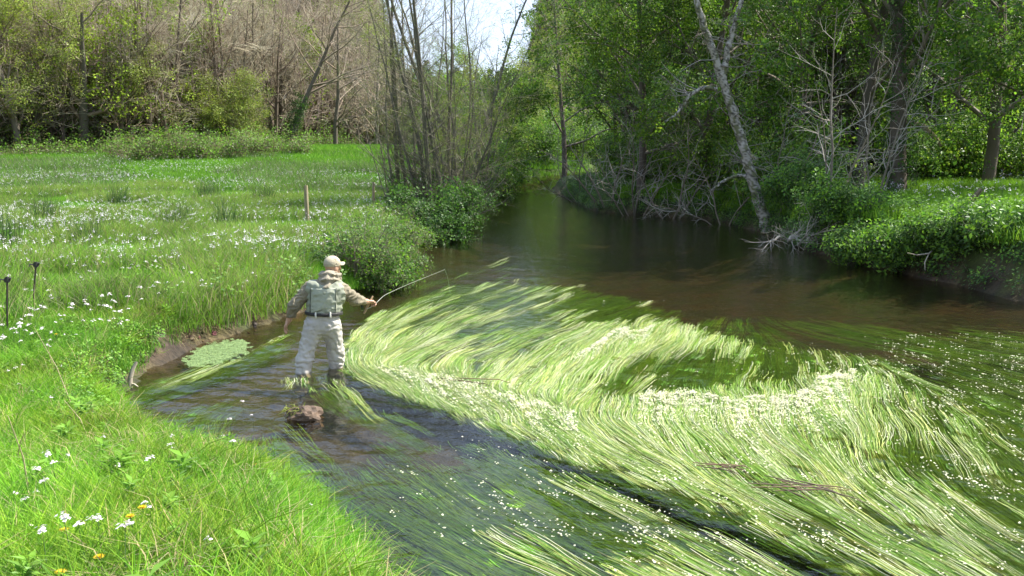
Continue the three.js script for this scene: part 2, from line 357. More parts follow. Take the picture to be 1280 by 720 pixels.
function weedBed(label, poly, count, seed, o = {}) {
  const r = rng(seed), S = new Shape(), side = V();
  let x0 = 1e9, x1 = -1e9, z0 = 1e9, z1 = -1e9;
  for (const [x, z] of poly) { x0 = Math.min(x0, x); x1 = Math.max(x1, x); z0 = Math.min(z0, z); z1 = Math.max(z1, z); }
  for (let k = 0, tries = 0; k < count && tries < count * 6; tries++) {
    const x = between(r, x0, x1), z = between(r, z0, z1);
    if (!inside(poly, x, z)) continue;
    if (o.patch && n2(x * o.patch, z * o.patch + seed) < (o.level ?? 0)) continue;
    current(x, z);
    const bright = clamp(flow.b + (o.bright ?? 0) + 0.16 * n2(x * 1.3 + z * .6, z * 1.9), 0, 1.1);
    if (r() > (o.bright < -1 ? 1 : .35 + bright * .9)) continue;
    const out = r() < Math.pow(bright, 1.75), steps = 8, len = between(r, .8, 2.0) * (o.len ?? 1);
    // one lock of weed: the middle line, then strands beside it
    const mid = [], dirs = []; let cx = x, cz = z;
    for (let j = 0; j <= steps; j++) {
      current(cx, cz);
      mid.push([cx, cz, out ? crest(cx, cz) : 0]); dirs.push([flow.x, flow.z]);
      if (j > 1 && !inside(poly, cx, cz)) break;
      cx += flow.x * len / steps; cz += flow.z * len / steps;
    }
    if (mid.length < 3) continue;
    const tone = r() < .5 ? 1.35 : .65, lock = r() < .22 ? vary(r, [.14, .27, .015], .3) : out ? vary(r, [.34, .39, .11], .28) : vary(r, [.085, .21, .010], .5);
    const base = out ? between(r, .002, .016) : -between(r, .004, .02 + .08 * r()), n = Math.round(between(r, 9, 22)), thick = between(r, .04, .12) * (out ? 1 : 1.4);
    for (let m = 0; m < n; m++, k++) {
      const lat = (r() + r() + r() - 1.5) * thick * 1.3, ph = r() * 6.3, amp = between(r, .003, .012), freq = between(r, 4, 9), s0 = r() * .3, s1 = .65 + r() * .5, up = r(), pts = [], bend = (r() - .5) * .15;
      const L = mid.length - 1;
      for (let j = 0; j <= 8; j++) {
        const q = lerp(s0, Math.min(1, s1), j / 8) * L, a = Math.min(L - 1, Math.floor(q)), f = q - a, A = mid[a], B = mid[a + 1], D = dirs[a];
        const w = lat * (1 - .45 * q / L) + amp * Math.sin(ph + q * freq / 3) + bend * (q / L) ** 2, y = base + (out ? (.035 * lerp(A[2], B[2], f) + .016 * bright) * up * (0.5 + Math.sin(q / L * 3.1) * .5) - .014 * (q / L) ** 2 : -.01 * up);
        pts.push(V(lerp(A[0], B[0], f) - D[1] * w, waterLevel(z) + y, lerp(A[1], B[1], f) + D[0] * w));
      }
      let c = vary(r, lock, .25);
      if (out && r() > .5 * tone) c = vary(r, r() < .5 ? [.14, .25, .018] : r() < .8 ? [.07, .155, .012] : [.14, .115, .045], .3);
      else if (out && r() < .24) c = vary(r, [.54, .54, .36], .15);  // whitish strands hold the wet glare of the mat in their colour
      side.set(-dirs[0][1], (r() - .5) * .7, dirs[0][0]).normalize();
      S.blade(pts, between(r, .0024, .005) * (out ? 1 : 1.5), side, c, vary(r, c, .12), .7);
    }
  }
  return single('water_weed', S.build(), M.weed, label, 'water weed', null, 'stuff');
}
const MAIN_BED = outline([[432, 436], [428, 452], [444, 470], [480, 486], [520, 498], [620, 530], [720, 566], [805, 598], [940, 648], [1095, 716], [1210, 775], [1420, 770], [1420, 520], [1290, 520], [1190, 490], [1120, 462], [1080, 440], [1000, 428], [930, 420], [860, 402], [800, 372], [720, 356], [640, 350], [580, 352], [520, 372], [470, 392], [445, 414]]);
weedBed('pale green mat of trailing weed with painted glare across the middle of the river', MAIN_BED, 76000, 21);
weedBed('deep green weed streaming under water beneath the pale mat', MAIN_BED, 42000, 28, { bright: -1.2, len: 1.3 });
const NEAR_BED = outline([[470, 585], [560, 566], [640, 558], [700, 586], [760, 613], [850, 649], [960, 697], [1045, 736], [1140, 790], [960, 800], [470, 800], [480, 700], [450, 640]]), RIGHT_BED = outline([[1060, 400], [1180, 405], [1300, 415], [1420, 440], [1420, 530], [1290, 520], [1190, 490], [1110, 455]]);
weedBed('green submerged weed trailing between the near grass bank and the pale mat', NEAR_BED, 13000, 22, { patch: .8, level: -.45, bright: -.14 });
weedBed('short yellow green weed tugging round the feet of the angler', outline([[352, 476], [372, 464], [418, 456], [436, 464], [430, 484], [392, 498], [360, 492]]), 150, 30, { bright: -.3, len: .35 });
weedBed('thin green rim of weed along the edge of the dark channel', outline([[590, 522], [640, 538], [720, 567], [805, 599], [940, 649], [1095, 717], [1080, 720], [932, 652], [802, 604], [716, 571], [620, 536]]), 2600, 23, { bright: -.25 });
weedBed('yellow green weed streaming under the left bank beside the angler', outline([[150, 505], [190, 478], [250, 455], [330, 428], [372, 412], [378, 424], [352, 440], [300, 462], [240, 480], [160, 520]]), 1300, 24, { len: 1.1, bright: -.2 });
weedBed('dark green tufts of weed wavering in the water below the angler', outline([[380, 478], [420, 474], [470, 505], [540, 540], [530, 560], [450, 520], [400, 500]]), 420, 25, { patch: 1.3, level: .15, bright: -.35 });
weedBed('sparse green weed wavering under the dark channel beside the near bank', outline([[200, 520], [330, 480], [420, 500], [560, 540], [620, 560], [520, 600], [500, 700], [430, 640], [340, 570]]), 900, 29, { patch: .9, level: .2, bright: -1 });
weedBed('green weed under the rippled water at the right edge', RIGHT_BED, 4200, 26, { patch: .5, level: -.3, bright: -.05, len: 1.3 });
weedBed('lone streaks of weed trailing in the dark pool upstream of the mat', outline([[500, 362], [560, 345], [640, 320], [690, 345], [800, 366], [880, 398], [840, 398], [700, 350], [600, 352]]), 420, 27, { patch: .9, level: .15, bright: .1, len: 1.2 });

weedBed('dark green weed fading under water into the brown pool beyond the white crest', outline([[800, 374], [900, 392], [1000, 392], [1100, 400], [1180, 420], [1120, 460], [1000, 430], [900, 420]]), 1500, 31, { patch: .7, level: -.1, bright: -1, len: 1.5 });
// small white flowers of the weed, a few petals each; many stand in for glare and glints
{
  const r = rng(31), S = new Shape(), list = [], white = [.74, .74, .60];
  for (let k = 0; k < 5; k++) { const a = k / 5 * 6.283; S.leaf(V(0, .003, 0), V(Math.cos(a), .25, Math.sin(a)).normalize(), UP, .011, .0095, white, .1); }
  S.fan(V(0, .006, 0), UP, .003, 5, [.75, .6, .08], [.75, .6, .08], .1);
  const PATCHES = [[1200, 470, 120, 50, 1300], [1240, 545, 80, 60, 420], [760, 630, 130, 45, 480], [640, 560, 90, 30, 80], [560, 620, 70, 60, 110], [980, 450, 130, 22, 170], [900, 690, 160, 35, 170], [1000, 600, 210, 80, 620], [690, 500, 160, 45, 420], [1070, 440, 80, 20, 120], [560, 470, 90, 30, 200], [1150, 660, 140, 60, 320], [780, 395, 90, 20, 40], [880, 610, 120, 60, 260]];  // right-hand patches also stand in for sun sparkle on the water
  for (const [u, v, ru, rv, n] of PATCHES) for (let k = 0; k < n * .85; k++) {
    const a = r() * 6.283, q = Math.sqrt(r()) * 1.15, o = onLevel(u + Math.cos(a) * q * ru, v + Math.sin(a) * q * rv);
    if (n2(o.x * 2.2, o.z * 2.2 + 9) + .6 * n2(o.x * 5, o.z * 5) < r() * .8 - .35) continue;
    const c = current(o.x, o.z).b, fx = flow.x, fz = flow.z, members = 1 + Math.floor(r() * r() * 9), wide = between(r, .02, .09);
    for (let m = 0; m < members; m++) {
      const s = (r() - .5) * wide * 3.2, t = (r() - .5) * wide, p = V(o.x + fx * s - fz * t, 0, o.z + fz * s + fx * t);
      if (shoreDistance(p.x, p.z) > -.15 || (!inside(MAIN_BED, p.x, p.z) && !inside(NEAR_BED, p.x, p.z) && !inside(RIGHT_BED, p.x, p.z) && r() < .85)) continue;
      p.y = .010 + (inside(MAIN_BED, p.x, p.z) ? .022 * clamp(c, 0, 1) + .04 * crest(p.x, p.z) : .003);
      list.push([p, V((r() - .5) * .9, 1, (r() - .5) * .9).normalize(), r() * 6.3, between(r, .45, 1.05)]);
    }
  }
  for (const line of CRESTS) for (let k = 0; k + 1 < line.length; k++) {      // added flowers whiten the crests in place of wet glare, thinning out downstream
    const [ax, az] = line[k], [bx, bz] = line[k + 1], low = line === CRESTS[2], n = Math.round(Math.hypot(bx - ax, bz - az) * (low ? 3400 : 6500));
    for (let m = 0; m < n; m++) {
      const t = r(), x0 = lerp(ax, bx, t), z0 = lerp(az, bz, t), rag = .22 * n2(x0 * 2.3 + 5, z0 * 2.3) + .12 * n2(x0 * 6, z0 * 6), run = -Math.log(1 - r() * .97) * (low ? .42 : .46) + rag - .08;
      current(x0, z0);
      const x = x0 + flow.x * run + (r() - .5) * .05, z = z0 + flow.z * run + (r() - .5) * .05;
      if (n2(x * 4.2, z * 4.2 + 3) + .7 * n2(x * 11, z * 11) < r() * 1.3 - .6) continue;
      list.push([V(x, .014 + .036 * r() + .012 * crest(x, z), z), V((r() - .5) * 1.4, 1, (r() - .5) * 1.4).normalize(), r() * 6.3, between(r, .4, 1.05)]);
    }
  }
  tag(scatter('weed_flower_glare', S.build(), M.petal, list, scene), 'tiny white water weed flowers, some added as glare on crests and sun glints', 'flowers');
}

// ---------------------------------------------------------------- grass
function bladeClump(seed, count, radius, h0, h1, w, lean, colors, segs = 3) {
  const r = rng(seed), S = new Shape();
  for (let k = 0; k < count; k++) {
    const a = r() * 6.283, q = Math.sqrt(r()) * radius, h = between(r, h0, h1), la = r() * 6.283, l = lean * between(r, .3, 1.5), pts = [];
    for (let j = 0; j <= segs; j++) { const t = j / segs; pts.push(V(Math.cos(a) * q + Math.cos(la) * l * h * t * t, h * (t - .22 * l * t * t) - .03, Math.sin(a) * q + Math.sin(la) * l * h * t * t)); }
    const c = vary(r, colors[Math.floor(r() * colors.length)], .22), f = r() * 6.283;
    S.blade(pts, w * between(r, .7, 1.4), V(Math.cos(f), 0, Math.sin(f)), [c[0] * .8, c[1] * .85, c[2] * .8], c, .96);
  }
  return S.build();
}
const G1 = [.185, .385, .02], G2 = [.26, .44, .03], G3 = [.115, .285, .018], STRAW = [.42, .36, .17], OLIVE = [.15, .19, .06], RUSH = [.055, .12, .035];
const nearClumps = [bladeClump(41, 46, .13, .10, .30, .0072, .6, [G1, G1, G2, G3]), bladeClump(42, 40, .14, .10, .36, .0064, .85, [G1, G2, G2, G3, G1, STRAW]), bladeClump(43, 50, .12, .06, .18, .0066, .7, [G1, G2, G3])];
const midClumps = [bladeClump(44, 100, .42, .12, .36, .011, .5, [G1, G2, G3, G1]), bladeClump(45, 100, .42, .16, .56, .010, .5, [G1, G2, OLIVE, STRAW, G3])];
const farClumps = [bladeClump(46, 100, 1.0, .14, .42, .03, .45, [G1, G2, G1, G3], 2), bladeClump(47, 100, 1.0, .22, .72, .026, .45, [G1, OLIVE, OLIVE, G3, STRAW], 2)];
const slope = (x, z) => { const e = .12, h = landHeight(x, z); return V((h - landHeight(x + e, z)) / e, 1, (h - landHeight(x, z + e)) / e).normalize(); };
{
  const r = rng(51), lists = [[], [], [], [], [], [], []];
  const inView = (x, z, m) => -z > 1.5 && Math.abs(x) < (-z) * .62 + m;
  // near bank, dense
  for (let k = 0; k < 26000; k++) {
    const x = between(r, -9, 2.5), z = between(r, -13.5, -1.8);
    if (!inView(x, z, .6)) continue;
    const h = landHeight(x, z), { d, side } = near; if (side || d < .07) continue;
    const bare = d < .5 && z < -9.5 && h < .30 + .12 * n2(x * 3, z * 3); if (bare && r() < .85) continue;
    const rr = Math.hypot(x, z); if (r() > clamp(1.25 - rr * .05, .45, 1)) continue;
    const t = 1 + .3 * n2(x * .7, z * .7), y = n2(x * .5 + 9, z * .5);
    const up = slope(x, z).lerp(UP, .55).normalize();
    lists[k % 3].push([V(x, h, z), up, r() * 6.3, between(r, .75, 1.25) * (1 + .18 * n2(x, z)), [t * (1 + .2 * y), t, t]]);
  }
  // middle meadow
  for (let k = 0; k < 42000; k++) {
    const z = -lerp(10, 40, Math.pow(r(), .8)), x = between(r, z * .68 - 1, 3);
    if (!inView(x, z, 1)) continue;
    const h = landHeight(x, z), { d, side } = near; if (side || d < .12) continue;
    const patch = n2(x * .16, z * .22), rough = patch + .4 * n2(x * .6, z * .6) > .1, t = 1 + .22 * n2(x * .4, z * .4);
    lists[3 + (rough ? 1 : 0)].push([V(x, h, z), UP, r() * 6.3, between(r, .8, 1.25) * (rough ? 1.1 : .8) * (d < 1 ? .72 : 1), [t * .82 * (1 + .12 * patch), t * .88, t]]);
  }
  // far meadow
  for (let k = 0; k < 16000; k++) {
    const z = -lerp(36, 96, Math.pow(r(), .85)), x = between(r, z * .66 - 2, 6);
    const rr = Math.hypot(x, z); if (rr > hillFoot(x, z) + 6) continue;
    const h = landHeight(x, z), { d, side } = near; if (side || d < .5) continue;
    const patch = n2(x * .07, z * .12 + 5), rough = patch + .4 * n2(x * .3, z * .3) > .15 && rr < 66, t = 1 + .2 * n2(x * .2, z * .2);
    lists[5 + (rough ? 1 : 0)].push([V(x, h, z), UP, r() * 6.3, between(r, .8, 1.2), [t * .78, t * .86, t]]);
  }
  const all = [...nearClumps, ...midClumps, ...farClumps], words = ['lush bright green grass blades covering the near left bank', 'lush bright green grass with straw coloured blades on the near bank', 'short bright green grass on the near left bank', 'bright green meadow grass beyond the near bank', 'rough olive and straw coloured grass of the middle meadow', 'smooth bright green grass of the far meadow', 'rough olive grass in patches of the far meadow'];
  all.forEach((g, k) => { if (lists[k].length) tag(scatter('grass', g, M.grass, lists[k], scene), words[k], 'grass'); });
}
{ // broad leaved herbs and dead stems mixed into the near grass
  const r = rng(58), herb = new Shape(), dead = new Shape(), h = [], s = [];
  for (let k = 0; k < 16; k++) { const a = k * 2.4, e = between(r, .15, .8); herb.leaf(V(0, .02 * k * .3, 0), V(Math.cos(a), e, Math.sin(a)).normalize(), UP, between(r, .05, .10), between(r, .022, .04), vary(r, [.15, .30, .03], .25), .3); }
  for (let k = 0; k < 9; k++) { const a = r() * 6.3, b = V((r() - .5) * .12, 0, (r() - .5) * .12), l = between(r, .12, .34); dead.blade([b, b.clone().add(V(Math.cos(a) * l * .4, l * .7, Math.sin(a) * l * .4)), b.clone().add(V(Math.cos(a) * l, l * .8, Math.sin(a) * l))], .005, V(-Math.sin(a), 0, Math.cos(a)), vary(r, STRAW, .2), vary(r, STRAW, .2), .8); }
  for (let k = 0; k < 2600; k++) { const x = between(r, -9, 2), z = between(r, -13, -2), y = landHeight(x, z); if (near.side || near.d < .1 || Math.abs(x) > -z * .62 + .5) continue; if (n2(x * .9 + 4, z * .9) > .15) h.push([V(x, y + between(r, .05, .16), z), V((r() - .5) * .6, 1, (r() - .5) * .6).normalize(), r() * 6.3, between(r, .6, 1.3), [1, 1, 1]]); else if (r() < .5) s.push([V(x, y + .04, z), UP, r() * 6.3, between(r, .7, 1.3), [1, 1, 1]]); }
  tag(scatter('herb', herb.build(), M.grass, h, scene), 'low broad leaved herbs growing among the near bank grass', 'herbs');
  tag(scatter('dead_grass', dead.build(), M.grass, s, scene), 'straw coloured dead blades lying in the near bank grass', 'dead grass');
  // roots and dead blades hanging from the broken edge of the bank, clods on the mud
  const root = bladeClump(59, 26, .10, .08, .22, .006, 1.3, [[.16, .11, .06], [.22, .16, .08], STRAW, [.10, .07, .04]]), clod = new THREE.IcosahedronGeometry(.03, 1), cp = clod.attributes.position, cc = [], roots = [], clods = [];
  for (let k = 0; k < cp.count; k++) { const v = V().fromBufferAttribute(cp, k), m = 1 + .4 * n3(v.x * 40, v.y * 40, v.z * 40); cp.setXYZ(k, v.x * m * 1.3, v.y * m * .7, v.z * m); cc.push(.15, .105, .065); }
  clod.setAttribute('color', new THREE.Float32BufferAttribute(cc, 3)); clod.computeVertexNormals();
  for (let k = 0; k < 9000; k++) { const x = between(r, -6, -2), z = between(r, -16, -9.4), y = landHeight(x, z), d = near.d; if (near.side || d < -.05 || d > .5) continue; if (y > .1 && r() < .35) roots.push([V(x, y, z), slope(x, z).addScaledVector(V(0, -.5, 0), 1).normalize(), r() * 6.3, between(r, .6, 1.3), [1, 1, 1]]); else if (r() < .5) clods.push([V(x, y + .004, z), unit(r), r() * 6, between(r, .3, 1.2) * (r() < .1 ? 1.8 : 1), [between(r, .6, 1.4), between(r, .6, 1.3), between(r, .6, 1.2)]]); }
  tag(scatter('bank_roots', root, M.grass, roots, scene), 'brown roots and dead blades hanging from the broken bank edge beside the mat', 'roots');
  tag(scatter('mud_clods', clod, M.stone, clods, scene), 'crumbled clods of mud along the waterline of the left bank', 'mud');
}
// sunlit grass on top of the right bank
{
  const r = rng(52), list = [];
  for (let k = 0; k < 16000; k++) {
    const x = between(r, 5, 32), z = between(r, -40, -10);
    if (Math.abs(x) > -z * .64 + 1) continue;
    const h = landHeight(x, z), { d, side } = near; if (!side || d < .6 || d > 12 || r() < d / 14) continue;
    const t = 1 + .3 * n2(x * .6, z * .6);
    list.push([V(x, h, z), UP, r() * 6.3, between(r, .8, 1.3), [t, t, t]]);
  }
  tag(scatter('grass', midClumps[0], M.grass, list, scene), 'green grass on top of the right bank in front of the trees', 'grass');
}
// ---------------------------------------------------------------- trees and shrubs
// grows a tree into W (wood) and T (twigs); returns where its leaves go
function grow(W, T, r, o) {
  const tips = [], tint = (c) => vary(r, c, .15);
  const rec = (p, d, len, rad, level) => {
    const L = o.levels[level], segs = L.segs ?? 3, pts = [p.clone()], rads = [rad], dir = d.clone(), q = p.clone(), last = level === o.levels.length - 1;
    for (let j = 1; j <= segs; j++) {
      dir.addScaledVector(unit(r), L.wander ?? .2).addScaledVector(UP, L.up ?? 0).normalize();
      q.addScaledVector(dir, len / segs); pts.push(q.clone()); rads.push(Math.max(rad * (1 - (L.taper ?? .75) * j / segs), .002));
    }
    (level <= (o.woodLevels ?? 1) ? W : T).tube(pts, rads, L.sides ?? 4, tint(level === 0 ? o.bark : (L.color ?? o.branch)));
    if (last || L.leafy) for (let j = last ? 1 : segs; j <= segs; j++) tips.push([pts[j], pts[j].clone().sub(pts[j - 1]).normalize(), j / segs]);
    if (last) return;
    const N = L.kids;
    for (let k = 0; k < N; k++) {
      const t = lerp(L.from ?? .25, 1, (k + r() * .8) / N), j = Math.min(segs - 1, Math.floor(t * segs)), f = t * segs - j;
      const at = pts[j].clone().lerp(pts[j + 1], f), along = pts[j + 1].clone().sub(pts[j]).normalize();
      const s = V().crossVectors(along, unit(r)).normalize(), ang = (L.angle ?? .9) * between(r, .7, 1.25);
      const kd = along.multiplyScalar(Math.cos(ang)).addScaledVector(s, Math.sin(ang)).normalize();
      if (o.bias) kd.addScaledVector(o.bias, L.lean ?? .2).normalize();
      rec(at, kd, len * (L.ratio ?? .5) * between(r, .6, 1.2) * (1 - .45 * Math.max(0, t - .4)), Math.max(lerp(rads[j], rads[j + 1], f) * (L.thin ?? .55), .002), level + 1);
    }
  };
  rec(o.at ?? V(0, -.15, 0), (o.dir ?? UP).clone().normalize(), o.height, o.rad, 0);
  return tips;
}
// sprays of leaves
function spray(seed, n, len, leaf, wid, colors, stemCol = [.12, .09, .05], droop = .2) {
  const r = rng(seed), S = new Shape(), tip = V((r() - .5) * .2, len, (r() - .5) * .2), pts = [V(0, 0, 0), tip.clone().multiplyScalar(.5).add(V(.03, 0, .02)), tip];
  S.tube(pts, [.005, .004, .002], 3, stemCol);
  for (let k = 0; k < n; k++) {
    const t = .1 + .9 * (k + r() * .5) / n, p = pts[0].clone().lerp(pts[1], Math.min(1, t * 2)).lerp(tip, Math.max(0, t * 2 - 1)), a = k * 2.4 + r();
    const d = V(Math.cos(a), .35 - droop + r() * .5, Math.sin(a)).normalize(), s = between(r, .65, 1.25);
    p.addScaledVector(d, len * .35 * r());
    S.leaf(p, d, V((r() - .5) * .9, 1, (r() - .5) * .9).normalize(), leaf * s, wid * s, vary(r, colors[Math.floor(r() * colors.length)], .25), .3);
  }
  return S.build();
}
const LG = [.15, .29, .022], LD = [.075, .18, .02], LY = [.26, .38, .035], LB = [.25, .30, .05], LK = [.045, .105, .022];
const SPRAY = {
  fresh: spray(61, 24, .55, .105, .078, [LG, LY, LG, LD]), deep: spray(62, 24, .55, .10, .078, [LD, LG, LD, LK]),
  bud: spray(63, 16, .55, .05, .03, [LY, LB, LG], [.16, .12, .07]), budFar: spray(64, 22, .9, .12, .08, [LY, LB, LB, [.26, .34, .05]], [.2, .16, .1]),
  bush: spray(65, 18, .3, .05, .034, [LD, LG, LD, [.17, .22, .08]], [.14, .1, .06]), ivy: spray(66, 16, .32, .07, .065, [LK, LD, LK, LD]), nettle: spray(67, 20, .42, .085, .045, [LG, LD, LG, LK], [.08, .12, .03], .5),
  bramble: spray(68, 16, .7, .12, .09, [[.13, .15, .05], [.16, .18, .06], LG, [.17, .14, .07]], [.18, .13, .09]), freshBig: spray(69, 22, .9, .14, .1, [LG, LY, LD, LG]), darkBig: spray(70, 22, .9, .14, .1, [LD, LK, LD, LG]),
};
function leafList(tips, r, per, s0, s1, tintOf, spread = .35) {
  const list = [];
  for (const [p, d] of tips) for (let k = 0, n = per < 1 ? (r() < per ? 1 : 0) : Math.round(per); k < n; k++) {
    const q = p.clone().addScaledVector(unit(r), spread * r()), dir = d.clone().addScaledVector(unit(r), .9).addScaledVector(UP, .15).normalize(), t = between(r, .75, 1.25), u = tintOf ? tintOf(q, r) : [1, 1, 1];
    list.push([q, dir, r() * 6.3, between(r, s0, s1), [u[0] * t, u[1] * t, u[2] * t]]);
  }
  return list;
}
function flesh(root, W, T, trunkName = 'trunk') {
  if (W.count) part(trunkName, W.build(), M.bark, root);
  if (T.count) part('branch', T.build(), M.twig, root, 'stuff');
}
const BARK = [.15, .125, .095], BROWN = [.26, .22, .165], GREYTWIG = [.34, .29, .24], PALE = [.38, .345, .29], DARK = [.12, .10, .075];

// --- the bare wood on the valley side: whole trees joined into a few shapes, the many far ones as one mass each
function bareTree(seed, o = {}) {
  const r = rng(seed), W = new Shape();
  const tips = grow(W, W, r, { height: o.height ?? 11, rad: o.rad ?? .2, bark: o.bark ?? BARK, branch: BROWN, woodLevels: 3, levels: [
    { segs: 6, wander: .09, up: .06, kids: 13, from: .12, angle: .85, ratio: .42, sides: 5, taper: .8, thin: .5 },
    { segs: 4, wander: .25, up: .1, kids: 7, from: .2, angle: .8, ratio: .5, sides: 3, color: [.24, .185, .14], thin: .6 },
    { segs: 3, wander: .3, up: .06, kids: 5, from: .1, angle: .7, ratio: .6, sides: 3, color: o.twig ?? [.48, .41, .30], thin: .75 },
    { segs: 2, wander: .3, up: .05, sides: 3, color: o.twig ?? [.52, .45, .33], taper: .5 }] });
  return { W, tips, r };
}
const bareShapes = [bareTree(81), bareTree(82, { height: 12.5, twig: [.56, .50, .38] }), bareTree(83, { height: 9.5, rad: .15, twig: [.54, .46, .36] })].map(({ W }) => W.build());
const budShape = (() => { const b = bareTree(84, { height: 10, twig: [.36, .29, .19] }); for (const [p, d] of b.tips) if (b.r() < .8) for (let k = 0; k < 2; k++) b.W.leaf(p.clone().addScaledVector(unit(b.r), .3), d.clone().addScaledVector(unit(b.r), .8).normalize(), unit(b.r), .22, .17, vary(b.r, LY, .3)); return b.W.build(); })();
const coniferShape = (() => {
  const r = rng(85), S = new Shape(), H = 15;
  S.tube([V(0, 0, 0), V(0, H * .5, 0), V(0, H, 0)], [.22, .14, .02], 5, DARK);
  for (let y = 2; y < H - .2; y += .36) { const L = (H - y) * .27 + .25; for (let k = 0; k < 9; k++) { const a = r() * 6.283, d = V(Math.cos(a), -.12 + r() * .25, Math.sin(a)).normalize(), l = L * between(r, .6, 1.1); for (let m = 0; m < 5; m++) { const q = V(0, y, 0).addScaledVector(d, l * (m + 1) / 5.5); S.leaf(q, d.clone().addScaledVector(unit(r), .55).normalize(), UP, .55, .2, vary(r, [.035, .075, .03], .3), .4); } } }
  return S.build();
})();
{
  const r = rng(91), lists = [[], [], [], [], []];
  for (let k = 0; k < 5200; k++) {
    const a = between(r, -.66, .42), f0 = 2 + 118 * Math.pow(r(), 1.25), middle = Math.exp(-(((a + 0.055) / 0.085) ** 4)), f = lerp(f0, f0 * .75 - 78, middle), rr0 = 1, x0 = Math.sin(a), z0 = -Math.cos(a), rad = hillFoot(x0 * 50, z0 * 50) + f, x = x0 * rad * rr0, z = z0 * rad;
    if (f > 12 && r() < .4) continue; if (r() < .35) continue;
    if (shoreDistance(x, z) < 2.5) continue;
    const right = a > -.02, t = between(r, .75, 1.25);
    let kind = r() < (right ? .5 : .15) ? 3 : Math.floor(r() * 3); if (a > -.14 && a < .16 && f > (a < 0 ? -80 : 25) && r() < .6) kind = 4;
    lists[kind].push([onLand(x, z, -.2), V((r() - .5) * .14, 1, (r() - .5) * .14).normalize(), r() * 6.3, between(r, .75, 1.2) * (1 - .42 * middle), [t, t * between(r, .94, 1.04), t * between(r, .88, 1.04)]]);
  }
  const geo = [...bareShapes, budShape, coniferShape], words = ['bare brown trees crowding the far valley side', 'tall bare pale brown trees crowding the far valley side', 'small bare pinkish brown trees on the far valley side', 'budding yellow green trees dotted over the far valley side', 'dark conifers on the distant slope under the patch of sky'];
  geo.forEach((g, k) => { if (lists[k].length) tag(scatter('wood', g, k === 4 ? M.twig : M.weedThin, lists[k], scene), words[k], 'woodland'); });
}
// undergrowth at the foot of the wood
{
  const r = rng(92), list = [];
  for (let k = 0; k < 9000; k++) {
    const a = between(r, -.66, -.02), f = between(r, -3, 16), foot = hillFoot(Math.sin(a) * 50, -Math.cos(a) * 50) + f, x = Math.sin(a) * foot, z = -Math.cos(a) * foot;
    if (shoreDistance(x, z) < 1.5) continue;
    const t = between(r, .6, 1.3);
    list.push([onLand(x, z, r() * r() * 4 * smooth((f + 2) / 6)), unit(r).addScaledVector(UP, 1).normalize(), r() * 6.3, between(r, .8, 1.7), [t, t, t]]);
  }
  tag(scatter('undergrowth', SPRAY.bramble, M.leaf, list, scene), 'tangled low undergrowth along the foot of the far wood', 'undergrowth');
}
// --- single trees at the far edge of the meadow
function meadowTree(u, dist, label, o) {
  const r = rng(o.seed), root = thing(o.name ?? 'budding_tree', label, 'tree', standing(u, dist), o.group), W = new Shape(), T = new Shape();
  root.rotation.y = r() * 6;
  const tips = grow(W, T, r, { height: o.height, rad: o.rad, bark: o.bark ?? BARK, branch: BROWN, dir: o.dir ?? UP, levels: [
    { segs: 5, wander: .12, up: o.upright ?? .04, kids: o.limbs ?? 12, from: o.from ?? .12, angle: .95, ratio: .55, sides: 6, taper: .75, thin: .55 },
    { segs: 4, wander: .28, up: .05, kids: 7, from: .2, angle: .8, ratio: .5, sides: 4, color: [.22, .17, .12] },
    { segs: 3, wander: .3, up: 0, kids: 4, from: .1, angle: .7, ratio: .6, sides: 3, color: o.twig ?? [.3, .24, .17], thin: .75 },
    { segs: 2, wander: .3, sides: 3, color: o.twig ?? [.34, .27, .2], taper: .5 }] });
  flesh(root, W, T);
  if (o.leaves) scatter('crown', o.spray ?? SPRAY.budFar, M.leaf, leafList(tips, r, o.leaves, .6, 1.2, (q) => { const k = 1 + .3 * n3(q.x * .4, q.y * .4, q.z * .4); return [k * (o.yellow ?? 1), k, k]; }, .5), root);
  return root;
}
meadowTree(28, 66, 'yellow green budding tree filling the top left corner beyond the meadow', { seed: 101, height: 12, rad: .28, leaves: 1.35, from: .1 });
meadowTree(-40, 64, 'yellow green budding tree cut by the left edge beyond the meadow', { seed: 102, height: 13, rad: .3, leaves: 1.35, from: .1 });
meadowTree(108, 69, 'budding tree with a thick leaning trunk at the meadow edge on the left', { seed: 103, height: 10.5, rad: .42, leaves: 1.35, dir: V(-.25, 1, .05), from: .2 });
meadowTree(165, 71, 'low spreading budding tree right of the thick leaning trunk', { seed: 104, height: 7, rad: .2, leaves: .8, from: .05 });
meadowTree(262, 76, 'pale green budding shrub tree standing left of the ivy trunk', { seed: 105, height: 4.6, rad: .12, leaves: .8, from: .05 });
meadowTree(310, 77, 'pale green budding shrub tree close to the ivy trunk', { seed: 106, height: 4.4, rad: .12, leaves: .8, from: .05 });
{
  const t = meadowTree(362, 79, 'bare tree with a dark ivy clad leaning trunk behind the meadow', { name: 'bare_tree', seed: 107, height: 14, rad: .27, dir: V(.35, 1, 0), from: .35, limbs: 12, bark: DARK }), r = rng(108), list = [];
  t.rotation.y = 0;
  for (let k = 0; k < 260; k++) list.push([V(.35 * .85 * (k / 60), k / 60, 0).addScaledVector(unit(r), .55), unit(r), r() * 6, between(r, .8, 1.6), [.8, .8, .8]]);
  scatter('ivy', SPRAY.ivy, M.leaf, list, t);
}
meadowTree(225, 78, 'bare grey tree left of centre in front of the wood', { name: 'bare_tree', seed: 109, height: 12, rad: .2, twig: [.42, .36, .3] });
meadowTree(150, 78, 'bare silvery tree rising behind the low spreading budding tree', { name: 'bare_tree', seed: 110, height: 13, rad: .22, twig: [.48, .43, .37] });
meadowTree(420, 84, 'bare brown tree right of the ivy clad trunk', { name: 'bare_tree', seed: 111, height: 12, rad: .22 });
